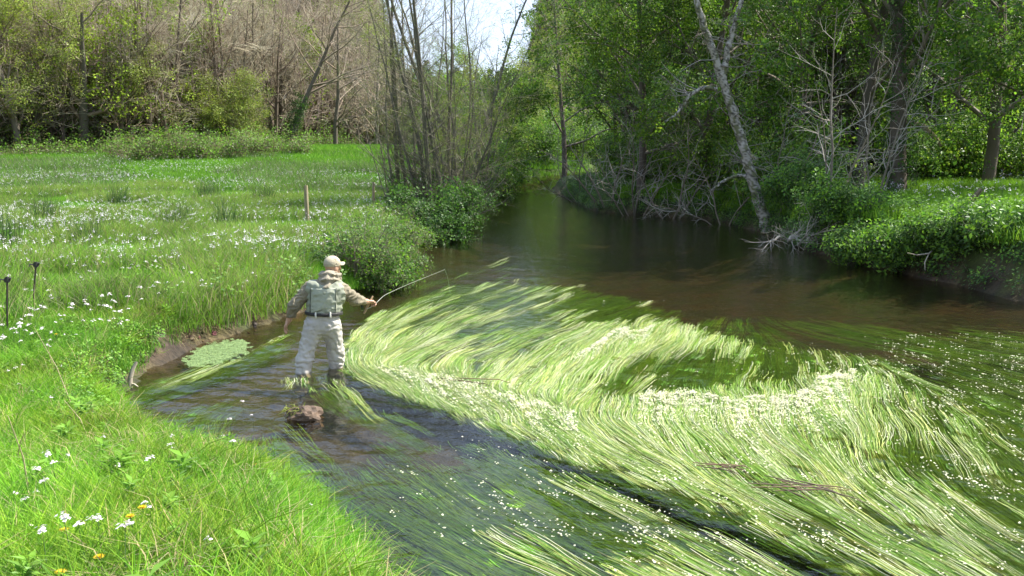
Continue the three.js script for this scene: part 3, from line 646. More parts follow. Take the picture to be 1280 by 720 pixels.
meadowTree(470, 90, 'bare brown tree behind the thin stemmed alders', { name: 'bare_tree', seed: 112, height: 11, rad: .2 });
meadowTree(552, 96, 'bright green young tree seen between the alder stems under the sky', { seed: 113, height: 9, rad: .2, leaves: 1.3, spray: SPRAY.freshBig, from: .1 });

// --- shrubs: many stems from one foot, leaves as a part
function shrub(name, label, category, pos, o) {
  const r = rng(o.seed), root = thing(name, label, category, pos, o.group), W = new Shape(), T = new Shape();
  let tips = [];
  for (let k = 0; k < o.stems; k++) {
    const a = r() * 6.283, q = Math.sqrt(r()) * (o.foot ?? .3);
    tips = tips.concat(grow(W, T, r, { at: V(Math.cos(a) * q * (o.long ?? 1), -.1, Math.sin(a) * q), dir: V(Math.cos(a) * o.spread * (o.long ?? 1) + (o.tilt?.x ?? 0), 1, Math.sin(a) * o.spread + (o.tilt?.z ?? 0)), height: o.height * between(r, .4, 1.3), rad: o.rad ?? .02, bark: o.bark ?? BROWN, branch: o.branch ?? BROWN, woodLevels: 0, levels: [
      { segs: 4, wander: .18, up: .02, kids: o.kids ?? 5, from: .15, angle: .8, ratio: .5, sides: 4, taper: .7 },
      { segs: 3, wander: .3, kids: 3, from: .2, angle: .8, ratio: .55, sides: 3, thin: .65 }, { segs: 2, wander: .3, sides: 3, taper: .5 }] }));
  }
  part('stem', W.build(), M.bark, root, 'stuff'); part('branch', T.build(), M.twig, root, 'stuff');
  if (o.leaves) scatter('foliage', o.spray, M.leaf, leafList(tips, r, o.leaves, o.s0 ?? .7, o.s1 ?? 1.3, (q) => { const k = 1 + .35 * n3(q.x * .9, q.y * .9, q.z * .9 + 5); return [k, k, k * .95]; }, o.puff ?? .25), root);
  return root;
}
const hedge = ['leftmost low olive bramble thicket in the middle of the far meadow', 'second low bramble thicket from the left in the far meadow', 'tallest bramble thicket of the row in the far meadow', 'fourth bramble thicket from the left in the far meadow', 'rightmost bramble thicket of the row in the far meadow'];
[[178, 60], [222, 61], [265, 62], [300, 64], [342, 66]].forEach(([u, dist], k) => shrub('bramble_thicket', hedge[k], 'bush', standing(u, dist), { seed: 120 + k, stems: 26, foot: 1.3, spread: .8, height: 1.35 + (k === 2 ? .4 : 0), leaves: .5, spray: SPRAY.bramble, puff: .3, long: 1.3 }));
shrub('bush', 'leafy grey green bush on the bank right behind the angler', 'bush', onLand(-3.3, -18.0), { seed: 130, stems: 24, foot: .32, spread: .5, height: 1.05, leaves: .36, spray: SPRAY.bush, puff: .16, s0: .7, s1: 1.25, kids: 6, long: 1.2 });
shrub('bush', 'small leafy bush hanging over the water right of the angler', 'bush', onLand(-2.75, -18.3), { seed: 131, stems: 20, foot: .25, spread: .7, height: .8, leaves: .9, spray: SPRAY.bush, puff: .14, tilt: V(.35, 0, .1) });
shrub('bush', 'dark leafy bush at the foot of the alders', 'bush', onLand(-2.5, -27.5), { seed: 132, stems: 30, foot: .7, spread: .6, height: 1.2, leaves: 1.6, spray: SPRAY.ivy, puff: .25 });
shrub('bush', 'low leafy bush on the bank between the angler and the alders', 'bush', onLand(-3.3, -23.5), { seed: 133, stems: 20, foot: .8, spread: .6, height: .7, leaves: .45, spray: SPRAY.bush, puff: .2 });
shrub('bush', 'leafy bush under the far end of the left bank', 'bush', onLand(-1.9, -47), { seed: 134, stems: 26, foot: .9, spread: .6, height: 2.0, leaves: 1.2, spray: SPRAY.fresh, puff: .4 });
shrub('bush', 'dark bush at the bend of the river below the rapids', 'bush', onLand(-1.1, -60), { seed: 135, stems: 22, foot: .9, spread: .5, height: 1.7, leaves: 1.3, spray: SPRAY.darkBig, puff: .5 });

// --- thin stemmed alders on the left bank: every stem a part
function alder(label, foot, seed, stems, o = {}) {
  const r = rng(seed), root = thing('alder', label, 'tree', foot), T = new Shape(), list = [];
  const thin = []; for (let k = 0; k < (o.thin ?? 10); k++) { const a = r() * 6.283; thin.push([Math.cos(a) * .7, Math.sin(a) * .4, Math.cos(a) * between(r, .05, .42), Math.sin(a) * .25, between(r, 2.6, 9), between(r, .016, .034)]); }
  for (const [bx, bz, lx, lz, h, rad] of [...stems, ...thin]) {
    const W = new Shape(), tips = grow(W, T, r, { at: V(bx, -.2, bz), dir: V(lx, 1, lz), height: h, rad, bark: [.12, .11, .08], branch: [.2, .18, .13], woodLevels: 0, levels: [
      { segs: 10, wander: .11, up: .035, kids: 24, from: .08, angle: 1.0, ratio: .22, sides: 6, taper: .8, thin: .34 },
      { segs: 4, wander: .22, up: .07, kids: 5, from: .2, angle: .7, ratio: .45, sides: 3, thin: .6 }, { segs: 3, wander: .3, sides: 3, taper: .6 }] });
    part('trunk', W.build(), M.bark, root);
    list.push(...leafList(tips, r, o.leaves ?? .26, .35, .75, null, .12));
  }
  part('branch', T.build(), M.twig, root, 'stuff');
  if (list.length) scatter('foliage', SPRAY.bud, M.leaf, list, root);
  const ivy = [];
  for (let k = 0; k < (o.ivy ?? 130); k++) ivy.push([V((r() - .5) * 1.8, r() * r() * 1.5, (r() - .5) * 1.4), unit(r).addScaledVector(UP, .6).normalize(), r() * 6, between(r, .7, 1.3), [1, 1, 1]]);
  scatter('undergrowth', SPRAY.ivy, M.leaf, ivy, root);
  return root;
}
alder('clump of thin alder stems rising from the left bank nearest the water', onLand(-2.35, -30.5), 140, [[-.5, 0, -.22, 0, 11, .085], [-.3, .2, -.13, .03, 12, .09], [-.1, -.2, -.06, 0, 12.5, .1], [.05, .1, -.02, .05, 11, .075], [.2, -.1, .03, 0, 11.5, .08], [.4, .1, .12, .04, 8.5, .06], [.45, -.2, .22, -.03, 6.5, .05], [.55, .15, .42, .1, 4.6, .045], [-.65, .1, -.28, .08, 8, .065]]);
alder('left hand clump of alder stems leaning over the meadow', onLand(-3.7, -32.5), 141, [[-.3, 0, -.11, 0, 11.5, .09], [0, .1, -.03, .03, 11.5, .085], [.2, -.1, .05, 0, 10.5, .07], [-.4, .2, -.28, 0, 8, .06], [.3, .2, .16, 0, 8, .05]], { ivy: 160 });
alder('far clump of alders standing behind the bank where the river narrows', onLand(-1.9, -40), 142, [[-.4, 0, -.1, 0, 12, .09], [0, 0, .02, 0, 13, .1], [.3, .1, .12, 0, 11, .08], [.5, 0, .35, .1, 7, .06], [-.6, 0, -.3, 0, 9, .07]], { leaves: .4 });

// --- leafy trees on the right bank
function leafyTree(name, label, pos, o) {
  const r = rng(o.seed), root = thing(name, label, 'tree', pos, o.group), W = new Shape(), T = new Shape();
  const tips = grow(W, T, r, { height: o.height, rad: o.rad, bark: o.bark ?? [.12, .10, .08], branch: [.17, .145, .11], dir: o.dir ?? UP, bias: o.bias, levels: [
    { segs: 7, wander: .1, up: .05, kids: o.limbs ?? 15, from: o.from ?? .15, angle: 1.0, ratio: o.reach ?? .42, sides: 7, taper: .8, thin: .5, lean: .3 },
    { segs: 4, wander: .26, up: .03, kids: 7, from: .2, angle: .85, ratio: .5, sides: 4, thin: .55 },
    { segs: 3, wander: .3, kids: 4, from: .15, angle: .75, ratio: .55, sides: 3, color: o.twig ?? [.26, .22, .17], thin: .65 },
    { segs: 2, wander: .3, sides: 3, color: o.twig ?? [.30, .26, .2], taper: .5 }] });
  flesh(root, W, T);
  scatter('crown', o.spray ?? SPRAY.fresh, M.leaf, leafList(tips, r, o.leaves, .7, 1.35, (q) => { const k = 1 + .45 * n3(q.x * .35 + o.seed, q.y * .35, q.z * .35); return [k * (o.yellow ?? 1), k, k]; }, .55), root);
  return root;
}
leafyTree('leafy_tree', 'bright leafy tree left of the leaning white birch', standing(800, 39), { seed: 151, height: 12, rad: .2, leaves: 1.66, bias: V(-.25, .1, .4), yellow: 1.1, from: .12 });
leafyTree('leafy_tree', 'leafy tree close behind the leaning white birch', standing(875, 37), { seed: 152, height: 12.5, rad: .2, leaves: 1.58, bias: V(-.15, .1, .3), from: .14 });
leafyTree('leafy_tree', 'leafy tree overhanging the narrows on the right bank', standing(775, 52), { seed: 153, height: 12, rad: .18, leaves: 1.3, bias: V(-.2, .1, .2), from: .14 });
leafyTree('leafy_tree', 'leafy tree just right of the birch with a dark slim trunk', standing(985, 37), { seed: 154, height: 13, rad: .2, leaves: 1.30, from: .2 });
leafyTree('leafy_tree', 'dark trunked leafy tree behind the bare sapling', standing(1072, 34), { seed: 155, height: 13, rad: .26, leaves: 1.37, from: .22, bark: DARK });
const snag = leafyTree('leafy_tree', 'thick dark trunked tree with a broken limb on the right', standing(1124, 30.5), { seed: 156, height: 13, rad: .33, leaves: 1.30, from: .3, bark: DARK });
{
  const W = new Shape(); W.tube([V(.1, 2.5, .2), V(.5, 2.35, .5), V(.85, 1.95, .7), V(1.0, 1.7, .75)], [.11, .10, .08, .05], 6, [.16, .14, .06], true); part('broken_limb', W.build(), M.bark, snag);
  const r = rng(157), list = []; for (let k = 0; k < 520; k++) { const a = r() * 6.3, y = r() * 8; list.push([V(Math.cos(a) * .36, y, Math.sin(a) * .36), V(Math.cos(a), .3, Math.sin(a)).normalize(), r() * 6, between(r, .6, 1.1), [.8, .8, .8]]); }
  scatter('ivy', SPRAY.ivy, M.leaf, list, snag);
}
leafyTree('leafy_tree', 'leafy tree at the right edge above the sunlit grass', standing(1235, 33), { seed: 158, height: 12, rad: .24, leaves: 1.44, from: .16, bark: DARK });
leafyTree('leafy_tree', 'leafy tree cut by the right edge of the frame', standing(1330, 30), { seed: 159, height: 12, rad: .25, leaves: 1.58, from: .15, bark: DARK });
leafyTree('leafy_tree', 'leafy tree between the broken limb and the right edge, farther back', standing(1180, 41), { seed: 160, height: 13, rad: .22, leaves: 1.44, from: .1});
leafyTree('leafy_tree', 'leafy tree deep in the shade behind the dark trunks', standing(1040, 46), { seed: 161, height: 14, rad: .24, leaves: 1.44, from: .08});
leafyTree('leafy_tree', 'leafy tree filling the gap behind the birch fork', standing(925, 47), { seed: 162, height: 14, rad: .24, leaves: 1.58, from: .08});
leafyTree('leafy_tree', 'half bare tree rising beside the patch of sky', standing(705, 66), { seed: 163, height: 15, rad: .22, leaves: 0.28, from: .2, twig: [.24, .2, .16] });
leafyTree('leafy_tree', 'tree closing the view beyond the river bend', standing(655, 82), { seed: 164, height: 8, rad: .22, leaves: 0.70, from: .06, spray: SPRAY.budFar, twig: [.3, .26, .2] });
leafyTree('leafy_tree', 'thinly leaved tree over the far left bank', standing(590, 66), { seed: 165, height: 6.5, rad: .18, leaves: 0.50, from: .08, spray: SPRAY.budFar, twig: [.3, .26, .2] });
// the wood behind them, as one mass
{
  const r = rng(170), mk = (seed, c) => { const S = new Shape(), q = rng(seed), tips = grow(S, S, q, { height: 13, rad: .22, bark: DARK, branch: [.17, .145, .11], levels: [{ segs: 5, wander: .1, up: .05, kids: 13, from: .06, angle: 1, ratio: .42, sides: 5 }, { segs: 3, wander: .3, kids: 6, from: .2, angle: .9, ratio: .55, sides: 3 }, { segs: 2, wander: .3, sides: 3 }] }); for (const [p, d] of tips) for (let k = 0; k < 16; k++) S.leaf(p.clone().addScaledVector(unit(q), .75 * q()), d.clone().addScaledVector(unit(q), 1).normalize(), V(q() - .5, 1, q() - .5).normalize(), .17, .12, vary(q, c[Math.floor(q() * c.length)], .3)); return S.build(); };
  const shapes = [mk(171, [LD, LG, LG]), mk(172, [LG, LG, LD])], lists = [[], []];
  for (let k = 0; k < 350; k++) {
    const u = between(r, 690, 1560), dist = lerp(44, 92, r()), p = standing(u, dist);
    if (shoreDistance(p.x, p.z) < 4 || near.side === 0) continue;
    if (u < 760 && dist < 75) continue;
    lists[k % 2].push([p, V((r() - .5) * .15, 1, (r() - .5) * .15).normalize(), r() * 6.3, between(r, .8, 1.2), [1, 1, 1]]);
  }
  shapes.forEach((g, k) => tag(scatter('wood', g, M.leaf, lists[k], scene), ['leafy wood deep behind the right bank trees', 'leafy wood of brighter green deep behind the right bank trees'][k], 'woodland'));
}
// herbs along the left bank
{
  const r = rng(174), list = [];
  for (let k = 0; k < 5000; k++) {
    const x = between(r, -6, -.5), z = between(r, -52, -12.5), h = landHeight(x, z), { d, side } = near; if (side || d < .15 || d > 1.5 || n2(x * .7, z * .7) < -.1 + d * .3) continue;
    const k2 = between(r, .7, 1.15); list.push([V(x, h + .05, z), slope(x, z).addScaledVector(unit(r), .5).addScaledVector(UP, .6).normalize(), r() * 6.3, between(r, .6, 1.15), [k2, k2, k2]]);
  }
  tag(scatter('bank_plant', SPRAY.nettle, M.leaf, list, scene), 'nettles and herbs growing in the grass along the left bank behind the angler', 'bank plants');
}
// foliage that clothes the right bank
{
  const r = rng(175), lists = [[], []];
  for (let k = 0; k < 30000; k++) {
    const x = between(r, 2.5, 22), z = between(r, -52, -10);
    if (Math.abs(x) > -z * .66 + 1) continue;
    const h = landHeight(x, z), { d, side, bw } = near; if (!side || d < .02 || d > 3.2) continue;
    const face = d < bw * 1.6; if (!face && (r() < .68 || n2(x * .6, z * .6) < -.1 + .15 * d)) continue;
    const k2 = between(r, .7, 1.25) * (1 + .3 * n2(x * .7, z * .7));
    lists[face && r() < .25 ? 1 : 0].push([V(x, h + (face ? .05 : .1) + .2 * r() * Math.max(0, n2(x * 1.1, z * 1.1)), z), slope(x, z).addScaledVector(unit(r), .5).addScaledVector(UP, .5).normalize(), r() * 6.3, between(r, .5, face ? 1.1 : .85), [k2, k2, k2]]);
  }
  tag(scatter('bank_plant', SPRAY.nettle, M.leaf, lists[0], scene), 'nettles and leafy herbs clothing the steep right bank', 'bank plants');
  tag(scatter('bank_plant', SPRAY.ivy, M.leaf, lists[1], scene), 'dark ivy hanging on the shaded face of the right bank', 'bank plants');
}
[[770, 50, 1.7, 'leafy shrub at the narrows on the right bank'], [800, 46, 1.8, 'leafy shrub over the water left of the bright leafy tree'], [835, 43, 1.7, 'leafy shrub under the bright leafy tree'], [872, 41, 1.8, 'leafy shrub between the bright leafy tree and the birch'], [915, 37, 1.7, 'leafy shrub just left of the birch foot'], [985, 32, 2.0, 'leafy shrub right of the birch in the shade'], [1165, 38, 2.2, 'dark shrub in the shade behind the broken limb tree'], [1290, 36, 2.4, 'dark shrub in the shade at the right edge']].forEach(([u, dist, h, w], k) => shrub('bush', w, 'bush', standing(u, dist), { seed: 260 + k, stems: 18, foot: .7, spread: .55, height: h, leaves: 1.1, spray: k < 5 ? SPRAY.fresh : SPRAY.freshBig, puff: .4, tilt: V(0, 0, 0) }));
shrub('bush', 'leafy bush on the right bank beside the birch foot', 'bush', standing(1005, 28), { seed: 176, stems: 24, foot: .5, spread: .5, height: 1.2, leaves: 1.3, spray: SPRAY.nettle, puff: .25 });
[[1105, 21.6, 'rounded leafy herb clump on the lip of the right bank, leftmost of four'], [1150, 20.2, 'rounded leafy herb clump on the right bank above the forked bleached branch'], [1205, 19.2, 'rounded leafy herb clump on the right bank near the short stump'], [1268, 18.0, 'rounded leafy herb clump on the right bank at the edge of the frame']].forEach(([u, dist, w], k) => shrub('bush', w, 'bush', standing(u, dist), { seed: 300 + k, stems: 22, foot: .5, spread: .7, height: .34, leaves: .8, spray: SPRAY.nettle, puff: .15, long: 1.6 }));
shrub('bush', 'sunlit leafy bush on the right bank above the sapling foot', 'bush', standing(1062, 23.6), { seed: 177, stems: 22, foot: .5, spread: .5, height: .9, leaves: 1.3, spray: SPRAY.nettle, puff: .25 });

// --- the leaning birch
{
  const foot = atDistance(957, 282, 29.5); foot.y = landHeight(foot.x, foot.z);
  const root = thing('birch_tree', 'leaning birch with a forked white and dark mottled trunk on the right bank', 'tree', foot), r = rng(180);
  const at = (u, v, dist = 29.5) => atDistance(u, v, dist).sub(foot), T = new Shape();
  const bark = (q, p) => { const k = n3(p.x * 9, p.y * 5, p.z * 9) + .8 * n3(p.x * 12, p.y * 34, p.z * 12), m = n3(p.x * 5 + 7, p.y * 2, p.z * 5); return k > .55 ? [.06, .055, .045] : m > .25 ? [.15, .16, .08] : k > .02 ? [.21, .20, .16] : [.40, .38, .33]; };
  const limb = (name, line, rads) => {
    const W = new Shape(), c = new THREE.CatmullRomCurve3(line), n = 240, pts = c.getPoints(n);
    for (let j = 1; j < n; j++) pts[j].addScaledVector(V(n2(j * .06, rads[0] * 50), 0, n2(j * .06, rads[0] * 50 + 9)), .03);
    W.tube(pts, pts.map((_, j) => { const t = j / n * (rads.length - 1), a = Math.min(rads.length - 2, Math.floor(t)); return lerp(rads[a], rads[a + 1], t - a) * (1 + .08 * n2(j * .12, rads[0] * 90)); }), 16, bark);
    part(name, W.build(), M.bark, root); return pts;
  };
  const main = limb('trunk', [at(960, 290), at(952, 262), at(938, 215), at(927, 175), at(914, 135), at(900, 92), at(888, 55), at(873, 10), at(862, -40), at(850, -110, 29)], [.22, .19, .165, .155, .145, .13, .115, .105, .09, .05]);
  const fork = limb('trunk', [at(903, 98), at(908, 72), at(914, 45), at(924, 10), at(938, -50), at(948, -120)], [.12, .10, .09, .08, .06, .03]);
  const arm = limb('branch', [at(897, 112), at(880, 110), at(862, 120), at(848, 140), at(832, 152)], [.07, .065, .055, .04, .02]);
  limb('branch', [at(947, 245), at(930, 220), at(905, 226), at(890, 238)], [.07, .05, .045, .03]);
  for (const [pts, n] of [[main, 34], [fork, 18], [arm, 8]]) for (let k = 0; k < n; k++) {
    const p = pts[Math.floor(lerp(48, 232, r()))], a = r() * 6.283;
    grow(T, T, r, { at: p.clone(), dir: V(Math.cos(a), between(r, -.3, .6), Math.sin(a)), height: between(r, .6, 1.9), rad: between(r, .012, .026), bark: [.26, .23, .2], branch: PALE, levels: [{ segs: 4, wander: .35, up: .02, kids: 4, from: .25, angle: .9, ratio: .5, sides: 3 }, { segs: 3, wander: .4, kids: 2, angle: .8, ratio: .6, sides: 3, color: PALE }, { segs: 2, wander: .4, sides: 3, color: PALE }] });
  }
  part('twig', T.build(), M.twig, root, 'stuff');
}
// --- bare twiggy growth
function bareShrub(name, label, pos, o) {
  const r = rng(o.seed), root = thing(name, label, o.category ?? 'shrub', pos), T = new Shape();
  for (const [bx, lx, lz, h, rad] of o.stems) { const W = new Shape(); grow(W, T, r, { at: V(bx, -.1, (r() - .5) * .2), dir: V(lx, o.rise ?? 1, lz), height: h, rad, bark: o.bark ?? [.2, .17, .13], branch: o.twig ?? PALE, woodLevels: 0, levels: [
    { segs: 6, wander: o.wander ?? .16, up: .04, kids: o.kids ?? 10, from: .2, angle: .9, ratio: .34, sides: 5, taper: .8 }, { segs: 4, wander: .34, up: .02, kids: 5, from: .2, angle: .85, ratio: .5, sides: 3, thin: .6 }, { segs: 3, wander: .4, sides: 3, color: o.twig ?? PALE, taper: .5 }] }); part('stem', W.build(), M.bark, root); }
  part('twig', T.build(), M.twig, root, 'stuff');
  return root;
}
bareShrub('sapling', 'bare pale twigged sapling with slim stems right of the birch', standing(1043, 24.5), { seed: 190, stems: [[0, .05, 0, 5.6, .045], [-.1, -.28, .1, 3.8, .03], [.1, .12, .2, 4.4, .035], [.05, .45, .1, 2.6, .025]] });
bareShrub('sapling', 'bare sapling with pale drooping twigs over the water left of the birch', standing(752, 40), { seed: 191, stems: [[0, -.5, .3, 4.2, .05], [.2, -.15, .4, 4.8, .05], [.4, .3, .4, 4.4, .05], [.5, .7, .5, 3.8, .04]], wander: .26 });
bareShrub('sapling', 'bare twisted shrub with pale twigs between the bright tree and the birch', standing(835, 36), { seed: 192, stems: [[0, -.6, .5, 4, .045], [.2, .1, .5, 5, .05], [.4, .6, .5, 4.4, .045]], wander: .28 });
bareShrub('sapling', 'bare twiggy sapling in front of the dark trunks', standing(1092, 27), { seed: 193, stems: [[0, -.2, .2, 4.6, .04], [.2, .3, .2, 4.2, .035], [.1, .05, .1, 5.4, .04]], wander: .22 });
bareShrub('sapling', 'bare twiggy growth in front of the bright leafy tree', standing(790, 37.5), { seed: 196, stems: [[0, -.5, .5, 4.2, .035], [.2, 0, .6, 5.2, .04], [.4, .5, .5, 4.4, .035], [-.2, -1.0, .4, 3.4, .03], [.1, .2, .4, 6.2, .04]], wander: .26, kids: 10 });
bareShrub('sapling', 'bare crooked twigs just left of the birch trunk', standing(905, 33), { seed: 197, stems: [[0, -.5, .3, 4.0, .035], [.2, .1, .4, 4.8, .035], [.3, .5, .3, 3.6, .03], [-.2, -.9, .3, 3.2, .03]], wander: .3, kids: 13 });
bareShrub('sapling', 'bare crooked twigs just right of the birch trunk', standing(975, 29), { seed: 198, stems: [[0, -.25, .2, 4.4, .035], [.2, .2, .2, 5.2, .04], [.3, .55, .2, 3.6, .03]], wander: .28, kids: 13 });
bareShrub('sapling', 'bare arching twigs at the narrows on the right bank', standing(722, 47), { seed: 199, stems: [[0, -.6, .3, 4.2, .035], [.2, -.1, .3, 5.0, .04], [.4, .4, .3, 4.4, .035], [-.2, -1.1, .3, 3.4, .03]], wander: .26, kids: 8 });
bareShrub('dead_branch', 'tangle of dead pale branches hanging into the water below the birch', atDistance(988, 291, 25.6), { seed: 194, category: 'branch', rise: -.12, stems: [[0, -.3, 1, 2.6, .04], [.1, .3, 1, 2.8, .04], [.3, 1, .8, 2.3, .035], [-.3, -.9, .7, 2.2, .035], [.2, 0, 1.1, 2.9, .035], [.5, .7, .9, 2.2, .03]], wander: .32, kids: 10, bark: PALE, twig: [.42, .38, .32] });
bareShrub('dead_branch', 'dead grey branches spreading over the water left of the birch foot', atDistance(862, 260, 35.8), { seed: 195, category: 'branch', rise: .02, stems: [[0, -.6, 1, 2.4, .035], [.3, .3, 1, 2.4, .035], [.6, .8, .9, 2.2, .03], [-.4, -1, .6, 2, .03]], wander: .34, kids: 8, bark: PALE, twig: [.42, .38, .32] });
shrub('bush', 'thin leafy boughs reaching over the water from under the alders', 'bush', onLand(-1.75, -33.5), { seed: 280, stems: 7, foot: .3, spread: .35, height: 2.0, leaves: .5, spray: SPRAY.bush, puff: .12, tilt: V(1.5, 0, .3), rad: .025 });
[[610, 62, 2.6, 'leafy shrub on the left bank just before the river bend'], [632, 70, 3.2, 'leafy shrub on the left bank at the river bend'], [660, 86, 4.0, 'tall leafy shrub closing the view straight beyond the river bend'], [688, 92, 4.0, 'tall leafy shrub beyond the glint of the rapids'], [585, 74, 3.2, 'leafy shrub seen between the alders and the river bend'], [555, 80, 3.2, 'leafy shrub seen low behind the alder stems'], [728, 90, 5, 'leafy shrub in the distance behind the narrows, right of the glint'], [768, 96, 5.5, 'leafy shrub in the distance behind the bright leafy tree']].forEach(([u, dist, h, w], k) => shrub('bush', w, 'bush', standing(u, dist), { seed: 290 + k, stems: 20, foot: 1.1, spread: .5, height: h, leaves: .8, spray: k % 2 ? SPRAY.freshBig : SPRAY.budFar, puff: .5, rad: .04 }));
leafyTree('leafy_tree', 'leafy tree leaning from the left bank over the narrows', onLand(-3.2, -54), { seed: 166, height: 7.5, rad: .16, leaves: 1.3, bias: V(.7, -.1, .2), dir: V(.35, 1, 0), from: .1 });
leafyTree('leafy_tree', 'leafy tree whose boughs hang low over the narrows from the right', onLand(7.5, -56), { seed: 167, height: 9, rad: .16, leaves: 1.1, bias: V(-.45, .1, .1), dir: V(-.2, 1, 0), from: .16 });
[[1.6, -72.5, 2.8, 'leafy shrub on the left bank at the start of the rapids'], [4.6, -78.5, 3.2, 'leafy shrub on the left bank halfway up the rapids'], [8.5, -83, 3.6, 'leafy shrub on the left bank at the head of the rapids'], [-1.4, -67.5, 2.6, 'leafy shrub on the left bank just below the rapids'], [13, -88, 4, 'leafy shrub far up the left bank above the rapids']].forEach(([x, z, h, w], k) => shrub('bush', w, 'bush', onLand(x, z), { seed: 320 + k, stems: 22, foot: 1.1, spread: .5, height: h, leaves: .9, spray: k % 2 ? SPRAY.freshBig : SPRAY.darkBig, puff: .5, rad: .04 }));
// ---------------------------------------------------------------- the angler
// distance fields meshed as surface nets
function net(f, lo, hi, cell, colorOf) {
  const nx = Math.ceil((hi[0] - lo[0]) / cell), ny = Math.ceil((hi[1] - lo[1]) / cell), nz = Math.ceil((hi[2] - lo[2]) / cell), sx = nx + 1, sy = ny + 1;
  const g = new Float32Array(sx * sy * (nz + 1)), id = new Int32Array(nx * ny * nz).fill(-1), pos = [], col = [], uv = [], idx = [];
  for (let k = 0, o = 0; k <= nz; k++) for (let j = 0; j <= ny; j++) for (let i = 0; i <= nx; i++, o++) g[o] = f(lo[0] + i * cell, lo[1] + j * cell, lo[2] + k * cell);
  const G = (i, j, k) => g[i + sx * (j + sy * k)];
  for (let k = 0; k < nz; k++) for (let j = 0; j < ny; j++) for (let i = 0; i < nx; i++) {
    let n = 0, x = 0, y = 0, z = 0, m = 0;
    const v = []; for (let c = 0; c < 8; c++) { v[c] = G(i + (c & 1), j + ((c >> 1) & 1), k + (c >> 2)); if (v[c] < 0) m++; }
    if (!m || m === 8) continue;
    for (let a = 0; a < 8; a++) for (let b = 1; b < 8; b <<= 1) if (!(a & b) && (v[a] < 0) !== (v[a | b] < 0)) { const t = v[a] / (v[a] - v[a | b]); x += (a & 1) + (b === 1 ? t : 0); y += ((a >> 1) & 1) + (b === 2 ? t : 0); z += (a >> 2) + (b === 4 ? t : 0); n++; }
    id[i + nx * (j + ny * k)] = pos.length / 3;
    const P = [lo[0] + (i + x / n) * cell, lo[1] + (j + y / n) * cell, lo[2] + (k + z / n) * cell];
    pos.push(...P); col.push(...colorOf(...P)); uv.push((P[0] + P[2]) * 4, P[1] * 4);
  }
  const I = (i, j, k) => id[i + nx * (j + ny * k)], quad = (a, b, c, d, flip) => { if (a < 0 || b < 0 || c < 0 || d < 0) return; flip ? idx.push(a, c, b, a, d, c) : idx.push(a, b, c, a, c, d); };
  for (let k = 1; k < nz; k++) for (let j = 1; j < ny; j++) for (let i = 1; i < nx; i++) {
    const s = G(i, j, k) < 0;
    if (s !== G(i + 1, j, k) < 0) quad(I(i, j - 1, k - 1), I(i, j, k - 1), I(i, j, k), I(i, j - 1, k), !s);
    if (s !== G(i, j + 1, k) < 0) quad(I(i - 1, j, k - 1), I(i - 1, j, k), I(i, j, k), I(i, j, k - 1), !s);
    if (s !== G(i, j, k + 1) < 0) quad(I(i - 1, j - 1, k), I(i, j - 1, k), I(i, j, k), I(i - 1, j, k), !s);
  }
  const q = new THREE.BufferGeometry();
  q.setAttribute('position', new THREE.Float32BufferAttribute(pos, 3)); q.setAttribute('color', new THREE.Float32BufferAttribute(col, 3)); q.setAttribute('uv', new THREE.Float32BufferAttribute(uv, 2));
  q.setIndex(idx); q.computeVertexNormals();
  return q;
}
function joinGeometries(list) {
  const pos = [], nor = [], col = [], uv = [], idx = [];
  for (const g of list) { const b = pos.length / 3; for (const v of g.attributes.position.array) pos.push(v); for (const v of g.attributes.normal.array) nor.push(v); for (const v of g.attributes.color.array) col.push(v); for (const v of g.attributes.uv.array) uv.push(v); for (const v of g.index.array) idx.push(v + b); }
  const q = new THREE.BufferGeometry();
  q.setAttribute('position', new THREE.Float32BufferAttribute(pos, 3)); q.setAttribute('normal', new THREE.Float32BufferAttribute(nor, 3)); q.setAttribute('color', new THREE.Float32BufferAttribute(col, 3)); q.setAttribute('uv', new THREE.Float32BufferAttribute(uv, 2)); q.setIndex(idx);
  return q;
}
const capsule = (a, b, ra, rb, flat = 1) => (x, y, z) => {      // a limb that narrows from a to b; flat < 1 makes it shallower along z
  const px = x - a[0], py = y - a[1], pz = (z - a[2]) / flat, dx = b[0] - a[0], dy = b[1] - a[1], dz = (b[2] - a[2]) / flat, t = clamp((px * dx + py * dy + pz * dz) / (dx * dx + dy * dy + dz * dz + 1e-9), 0, 1);
  return (Math.hypot(px - dx * t, py - dy * t, pz - dz * t) - lerp(ra, rb, t)) * (flat < 1 ? flat * .5 + .5 : 1);
};
const ball = (c, r, k = [1, 1, 1]) => (x, y, z) => (Math.hypot((x - c[0]) / k[0], (y - c[1]) / k[1], (z - c[2]) / k[2]) - r) * Math.min(...k);
const smin = (a, b, k) => { const h = Math.max(k - Math.abs(a - b), 0) / k; return Math.min(a, b) - h * h * k * .25; };
const join = (k, ...fs) => (x, y, z) => { let d = fs[0](x, y, z); for (let i = 1; i < fs.length; i++) d = smin(d, fs[i](x, y, z), k); return d; };

